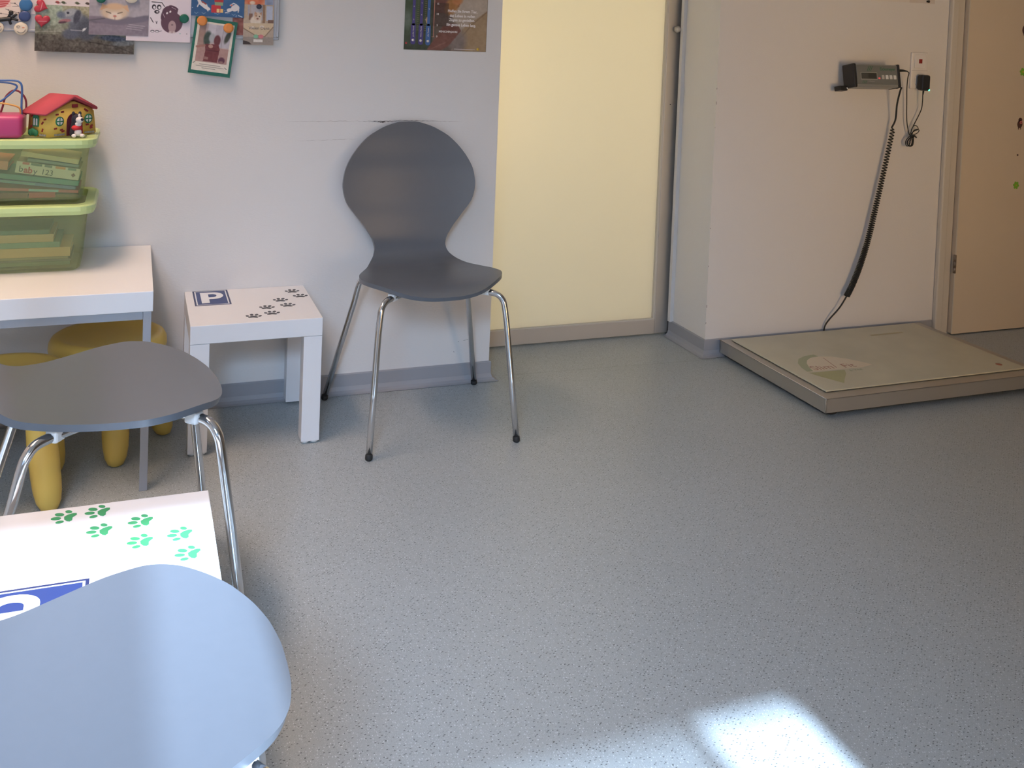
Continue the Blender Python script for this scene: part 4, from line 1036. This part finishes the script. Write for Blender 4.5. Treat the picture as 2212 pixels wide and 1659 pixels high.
p.rect(462, -14, 482, 4, (190, 62, 66)); p.rect(463, 3, 481, 11, (150, 172, 136)); p.rect(456, 11, 476, 28, (204, 64, 68)); p.ell(461, 13, 4, 3.5, (206, 68, 72)); p.rect(468, 19, 474, 27, (250, 214, 150)); p.rect(475.5, 19, 481.5, 27, (250, 204, 130))
for x in (424, 440, 470, 505): p.line([(x-4, 29), (x, 32), (x+4, 29)], .8, (160, 184, 208))
p.line([(516, 32), (524, 35)], 2, (200, 214, 226))
card('cat_greeting_card', 'blue greeting card with white cats and red parcels', 'card', p, .2235, 1.2435, .1500, .142, .012, 4, GC)
# green framed photo card
p = Print(0, 0, 90, 123, (44, 112, 96), 1.5)
p.rect(6, 8, 84, 115, (232, 222, 208)); p.rect(11, 12, 79, 96, (196, 178, 176)); p.rect(11, 62, 79, 96, (182, 146, 138)); p.rect(11, 12, 25, 60, (170, 140, 130)); p.rect(46, 12, 79, 60, (190, 184, 192)); p.rect(30, 12, 46, 40, (206, 200, 206)); p.line([(62, 12), (62, 62)], 1, (150, 140, 146))
p.ell(31, 44, 8, 16, (72, 84, 76), .05, .4); p.ell(41, 42, 7, 10, (176, 178, 182), 0, .4); p.ell(52, 46, 7, 12, (112, 64, 68), 0, .3); p.poly([(27, 56), (56, 54), (60, 64), (58, 94), (28, 94), (30, 70)], (120, 62, 64)); p.rect(30, 68, 59, 70, (98, 50, 54)); p.ell(40, 60, 5, 4, (190, 150, 136)); p.line([(11, 64), (27, 60)], 5, (168, 116, 104), .8)
p.ell(73, 36, 5, 14, (80, 82, 72), .3, .5); p.ell(67, 88, 7, 7, (104, 62, 78), 0, .4); p.rect(63, 90, 70, 96, (150, 116, 110)); p.rect(29, 84, 38, 90, (176, 140, 130), .7); p.noise(6, 4, 12)
for k, (a, b) in enumerate(((22, 66), (15, 74), (28, 56))): p.line([(a, 101+k*4), (b, 101.3+k*4)], 1.1, (96, 90, 86), .7)
p.line([(8, 100), (12, 97)], 1.2, (80, 80, 80)); p.line([(76, 103), (80, 106)], 1.2, (80, 80, 80))
card('framed_photo_card', 'photo card with a dark green border hanging tilted below the board', 'card', p, .2115, 1.0818, .1200, .1660, .115, 5, GC)
# thank-you card, partly above another photo
p = Print(505, 20, 545, 76, (150, 96, 88), 1); p.noise(26, 6, 14)
card('reddish_photo', 'reddish photo peeping out between green-bordered card and thank-you card', 'photo', p, .292, 1.1560, .052, .0725, 0, 1, GC)
p = Print(525, -60, 592, 14, (214, 150, 116), 1); p.ell(550, 0, 20, 12, (224, 120, 84), 0, .5); p.rect(572, -60, 592, 14, (150, 160, 184)); p.ell(545, 6, 6, 4, (240, 214, 190), 0, .5); p.noise(14, 6, 15)
card('orange_photo', 'orange toned photo above the thank-you card at the board corner', 'photo', p, .3395, 1.2580, .0885, .102, 0, 2, GC)
p = Print(525, 11, 592, 97, (186, 168, 152), 1.6)
p.rect(525, 11, 592, 50, (192, 172, 150)); p.rect(541, 11, 569, 44, (188, 182, 184)); p.rect(534, 12, 540, 35, (176, 170, 176)); p.rect(537, 30, 545, 44, (140, 108, 92)); p.rect(567, 11, 573, 50, (158, 124, 98)); p.rect(575, 13, 589, 45, (190, 196, 212)); p.rect(579, 43, 592, 50, (128, 98, 84))
p.ell(552, 46, 12, 11, (228, 214, 198), 0, .25); p.ell(556, 36, 9, 9, (220, 198, 176), 0, .25); p.poly([(548, 32), (550, 25), (555, 30)], (196, 154, 126)); p.poly([(560, 30), (565, 26), (565, 34)], (196, 154, 126)); p.ell(553, 35, 1.4, 1.4, (72, 56, 50)); p.ell(560, 36, 1.4, 1.4, (72, 56, 50)); p.ell(556, 41, 2.4, 1.8, (150, 104, 92)); p.ell(552, 33, 3, 4, (198, 150, 116), 0, .5, .7)
p.poly([(525, 51), (592, 50), (590, 60), (572, 78), (552, 76), (527, 62)], (214, 192, 160)); p.line([(525, 62), (552, 77), (573, 79), (591, 58)], 2.2, (150, 128, 106)); p.rect(525, 80, 592, 97, (160, 148, 138)); p.ell(545, 60, 5, 3, (226, 212, 196)); p.ell(566, 58, 5, 3, (226, 212, 196))
p.ell(553, 79, 5, 4.2, (140, 196, 160)); p.ell(564.5, 79, 5.6, 4.2, (214, 130, 136)); p.rect(548, 85, 568, 91, (232, 226, 220)); p.poly([(525, 88), (538, 91), (545, 97), (525, 97)], (70, 58, 54)); p.noise(5, 3, 16)
tk = card('thank_you_card', 'thank-you card with a small cat on a shelf, right end of board', 'card', p, .3410, 1.1530, .0885, .1200, -.004, 3, GC)
text('lettering', 'Vielen Dank', .0125, mat('card_ink', (.16, .13, .12), .6), tk, (.002, -.0105, .0007), (0, 0, 0), bold=.0001)
# child drawing at the left edge
p = Print(-60, -80, 41, 47, (238, 222, 210), 1.2); p.ell(-6, -4, 26, 25, (198, 84, 88), .1)
for k in range(10): p.line([(-30, -24+k*5), (0, -24.5+k*4.9), (20, -21+k*4.0)], 1.5, (232, 180, 176))
for pts in ([(20, 9), (29, 9), (37, 15), (24, 16)], [(10, 22), (27, 27), (37, 30)], [(0, 32), (30, 35), (38, 33)]): p.line(pts, .9, (110, 96, 92))
for x, y in ((29, 9), (16, 24), (37, 29), (31, 35), (1, 32)): p.ell(x, y, 1.4, 1.4, (70, 60, 62))
card('child_drawing', 'cream sheet with a red striped shape at the left edge of the board', 'drawing', p, -.362, 1.2200, .1230, .1620, 0, 1, GC)
# magnets
GM = 'magnets on the magnetic board'
def magnet(label, x, z, r, m, lay=5, h=.006, seg=28):
    y = BY-.0010*lay-.0008
    o = lathe('magnet', [(r*.98, 0), (r, .001), (r, h*.7), (r*.93, h), (r*.5, h*1.04), (r*.1, h*1.05)], m, None, seg, (x, y, z), WALLROT)
    return tag(o, label, 'magnet', GM)
MB1 = mat('magnet_blue', S(62, 118, 172), .4); MB2 = mat('magnet_navy', S(66, 84, 134), .4); MG1 = mat('magnet_green', S(20, 106, 84), .4); MO1 = mat('magnet_orange', S(232, 146, 70), .4); MC1 = mat('magnet_cream', S(238, 226, 206), .4); MK1 = mat('magnet_dark', S(46, 46, 66), .4); MR1 = mat('magnet_red', S(196, 60, 78), .4)
magnet('light blue round magnet at the top, left of the hearts', -.2875, 1.1845, .0170, MB1, 2)
magnet('dark blue round magnet below the light blue one', -.2900, 1.1530, .0150, MB2, 2)
magnet('dark green round magnet on the cartoon drawing sheet', .1288, 1.1630, .0132, MG1, 3)
magnet('dark green round magnet at the top of the cat postcard', -.0960, 1.2120, .0135, MG1, 4)
magnet('orange round magnet, left of two on the green-bordered card', .1790, 1.1590, .0145, MO1, 6)
magnet('orange round magnet, right of two on the green-bordered card', .2540, 1.1400, .0145, MO1, 6)
magnet('small dark magnet on the thank-you card', .3405, 1.2075, .0075, MK1, 4)
bt = magnet('cream button magnet at the top right of the cat postcard', -.0160, 1.2200, .0190, MC1, 4)
def smiley(label, x, z, r):
    o = magnet(label, x, z, r, MC1, 2, .005, 32); zt_ = .0055
    ik = mat('smiley_ink', (.10, .09, .085), .5)
    bm = bmesh.new(); add_tube(bm, [(r*.62*math.cos(a), r*.62*math.sin(a)-.001, zt_) for a in [(-2.5+k*.16) for k in range(16)]], .0006, 5); from_bm('smile', bm, ik, o)
    bm = bmesh.new(); add_tube(bm, [(-.0065+.0042*math.cos(a), .0045+.003*math.sin(a), zt_) for a in [k*.4 for k in range(15)]], .0005, 5); from_bm('eye', bm, ik, o)
    bm = bmesh.new(); add_disc(bm, .006, .003, .0035, .002, .0052, .0057); from_bm('cheek', bm, mat('cheek_orange', S(220, 160, 130), .5), o)
smiley('white smiley button magnet under the blue magnets', -.2985, 1.1185, .0175)
smiley('white smiley button magnet cut by the left picture edge', -.3570, 1.1190, .0160)
def heart(label, x, z, s, tilt, lay):
    pts = []
    for k in range(40):
        a = 2*PI*k/40; pts.append((16*math.sin(a)**3*s, (13*math.cos(a)-5*math.cos(2*a)-2*math.cos(3*a)-math.cos(4*a)+2)*s))
    pts = pts[::-1]
    bm = bmesh.new(); layers = []
    for f, zz_ in ((1, 0), (1.0, .0035), (.93, .0052), (.6, .0068)):
        layers.append([bm.verts.new((px*f, py*f, zz_)) for px, py in pts])
    n = len(pts)
    for a, b in zip(layers, layers[1:]):
        for k in range(n): bm.faces.new((a[k], a[(k+1) % n], b[(k+1) % n], b[k]))
    bm.faces.new(layers[0][::-1]); bm.faces.new(layers[-1])
    o = from_bm('heart_magnet', bm, MR1, None, True, (x, BY-.0010*lay-.0008, z), wall_rot(tilt))
    tag(o, label, 'magnet', 'red heart magnets'); box('print_line', -.010, .012, -.0009, .0009, .0068, .0072, mat('heart_print', S(224, 150, 156), .5), o, rot=(0, 0, .12))
heart('red heart magnet, upper of two on the dog photo', -.2480, 1.1815, .00118, -1.25, 2)
heart('red heart magnet, lower of two on the dog photo', -.2460, 1.1410, .00122, .10, 2)
fg = thing('figure_magnet', 'black little-man magnet on the cream sheet at the left edge', 'magnet', (-.333, BY-.0020, 1.143), wall_rot(1.35))
bm = bmesh.new()
for pts, r in (([(-.002, -.020, .003), (-.001, -.004, .003), (0, .010, .003)], .0075), ([(0, .010, .003), (-.010, .026, .003)], .0042), ([(0, .010, .003), (.008, .026, .003)], .0042), ([(0, .004, .003), (.016, .006, .003)], .0042), ([(0, .0, .003), (-.016, .012, .003)], .0042)):
    add_tube(bm, smooth_path(pts, 3), r*.75, 8)
from_bm('body', bm, M_BLACK, fg, True)
blob('head', (-.016, .013, .004), (.0062, .0062, .004), M_BLACK, fg, 12)

# ------------------------------------------------------------------ poster
p = Print(0, -300, 185, 110, (96, 92, 82), .8)
p.rect(0, -300, 185, 110, (104, 90, 82)); p.rect(0, -300, 62, 110, (64, 74, 62)); p.ell(12, 20, 22, 60, (76, 92, 70), 0, .8); p.ell(6, 46, 8, 18, (110, 122, 108), 0, .9)
p.poly([(100, -300), (185, -300), (185, 110), (104, 110), (128, 62), (98, 30), (120, 4)], (182, 166, 150)); p.ell(140, 55, 30, 30, (178, 160, 142), 0, .6); p.poly([(128, 62), (185, 20), (185, 110), (128, 110)], (164, 138, 108)); p.line([(185, 22), (150, 52), (132, 74)], 2.5, (132, 108, 86), .8); p.ell(120, 92, 18, 26, (132, 118, 112), .2, .7)
p.poly([(66, -30), (132, -40), (120, 14), (90, 30), (66, 28)], (116, 74, 68)); p.ell(104, 12, 14, 22, (168, 116, 70), .5, .4); p.ell(116, 0, 12, 10, (190, 126, 82), -.5, .5)
p.poly([(50, 110), (86, 56), (118, 52), (126, 66), (100, 98), (82, 110)], (124, 82, 74)); p.ell(100, 62, 18, 10, (112, 70, 64), -.3, .5); p.line([(62, 106), (92, 92)], 2, (150, 108, 96), .7); p.rect(60, 8, 96, 58, (70, 54, 52), .55); p.poly([(45, 45), (52, 34), (50, 56)], (190, 160, 130))
p.noise(7, 8, 20).noise(5, 3, 21)
po = tag(link('poster', p.mesh('poster', .2770, .614, .0006), None, None, False, (.9330, WY-.0012, 1.3985), wall_rot(.004)), 'pet health poster with blue thermometer bars left of the glass door', 'poster')
def pp(x, y): return ((x-92.5)/185*.2770, -(y+95)/410*.614)     # poster frame -> local metres
M_PW = mat('poster_white', S(238, 230, 226), .55); M_PV = mat('poster_violet', S(74, 64, 132), .5); M_PB = mat('poster_blue', S(62, 104, 164), .5)
for i, (x, m_) in enumerate(((19.5, M_PV), (36.5, M_PV), (52.5, M_PB))):
    x0, y1 = pp(x, 98.5+i*.5); w = .0185/2*.92; lo = y1; hi = pp(x, 54)[1]; tp = .28
    bar = prism('gauge_bar', rrect(w*1.85, hi-lo, w*.8, 5, x0, (hi+lo)/2), .0006, .0010, m_, po)
    pyd('gauge_stem', [(x0-w*.55, hi-.006, .0010), (x0+w*.55, hi-.006, .0010), (x0+w*.55, tp, .0010), (x0-w*.55, tp, .0010)], [(0, 1, 2, 3)], m_, po)
    lathe('animal_mark', [(.0048, 0), (.0048, .0002)], M_PW, po, 5, (x0, lo+.0135, .0010))
    text('lettering', 'große Hunde' if i == 0 else ('kleine Hunde' if i == 1 else 'alle Katzen'), .0065, M_PW, po, (x0, lo+.042, .0011), (0, 0, PI/2))
    for y in ((44, 16), (33, 8), (20,))[i]: text('lettering', '2' if y == 44 else '4', .0062, M_PW, po, (*pp(x, y+2), .0011))
M_PS = mat('poster_scale', S(214, 150, 130), .55)
xs0, ys0 = pp(64.5, 81)
box('gauge_axis', xs0-.0008, xs0+.0008, ys0, .28, .0006, .0009, M_PS, po); box('gauge_axis', xs0-.006, xs0+.003, ys0-.0007, ys0+.0007, .0006, .0009, M_PS, po)
for k in range(24):
    yy = ys0+k*.0066
    for a, b in ((27, 30.5), (43.5, 47.5)):
        if k > 2: box('tick', pp(a, 0)[0], pp(b, 0)[0], yy-.0004, yy+.0004, .0006, .0008, mat('poster_tick', S(150, 146, 90), .6), po)
for body, y in (('15', 10), ('10', 32), ('5', 56), ('0', 80)): text('lettering', body, .0085, M_PW, po, (*pp(72, y), .0008), bold=.0001)
text('lettering', 'MENSCHENJAHRE', .0086, M_PW, po, (*pp(97, 69), .0008), bold=.0002, sx=.92)
for body, y, xc in (('Helfen Sie Ihrem Tier,', 24, 128), ('das Leben in vollen', 34, 128), ('Zügen zu genießen.', 43, 127.5), ('Ein ganzes Leben lang.', 53.5, 126)):
    text('lettering', body, .0122, M_PW, po, (*pp(xc, y), .0008), bold=.00035, sx=.92)
box('credit_line', pp(112, 0)[0], pp(160, 0)[0], pp(0, 106)[1], pp(0, 105.2)[1], .0006, .0008, M_PW, po)
lathe('yellow_mark', [(.0045, 0), (.0045, .0002)], mat('poster_yellow', S(226, 188, 70), .5), po, 8, (*pp(166, 104.5), .0006)); lathe('red_mark', [(.0036, 0), (.0036, .0002)], mat('poster_red', S(190, 70, 70), .5), po, 8, (*pp(5, 96), .0006))
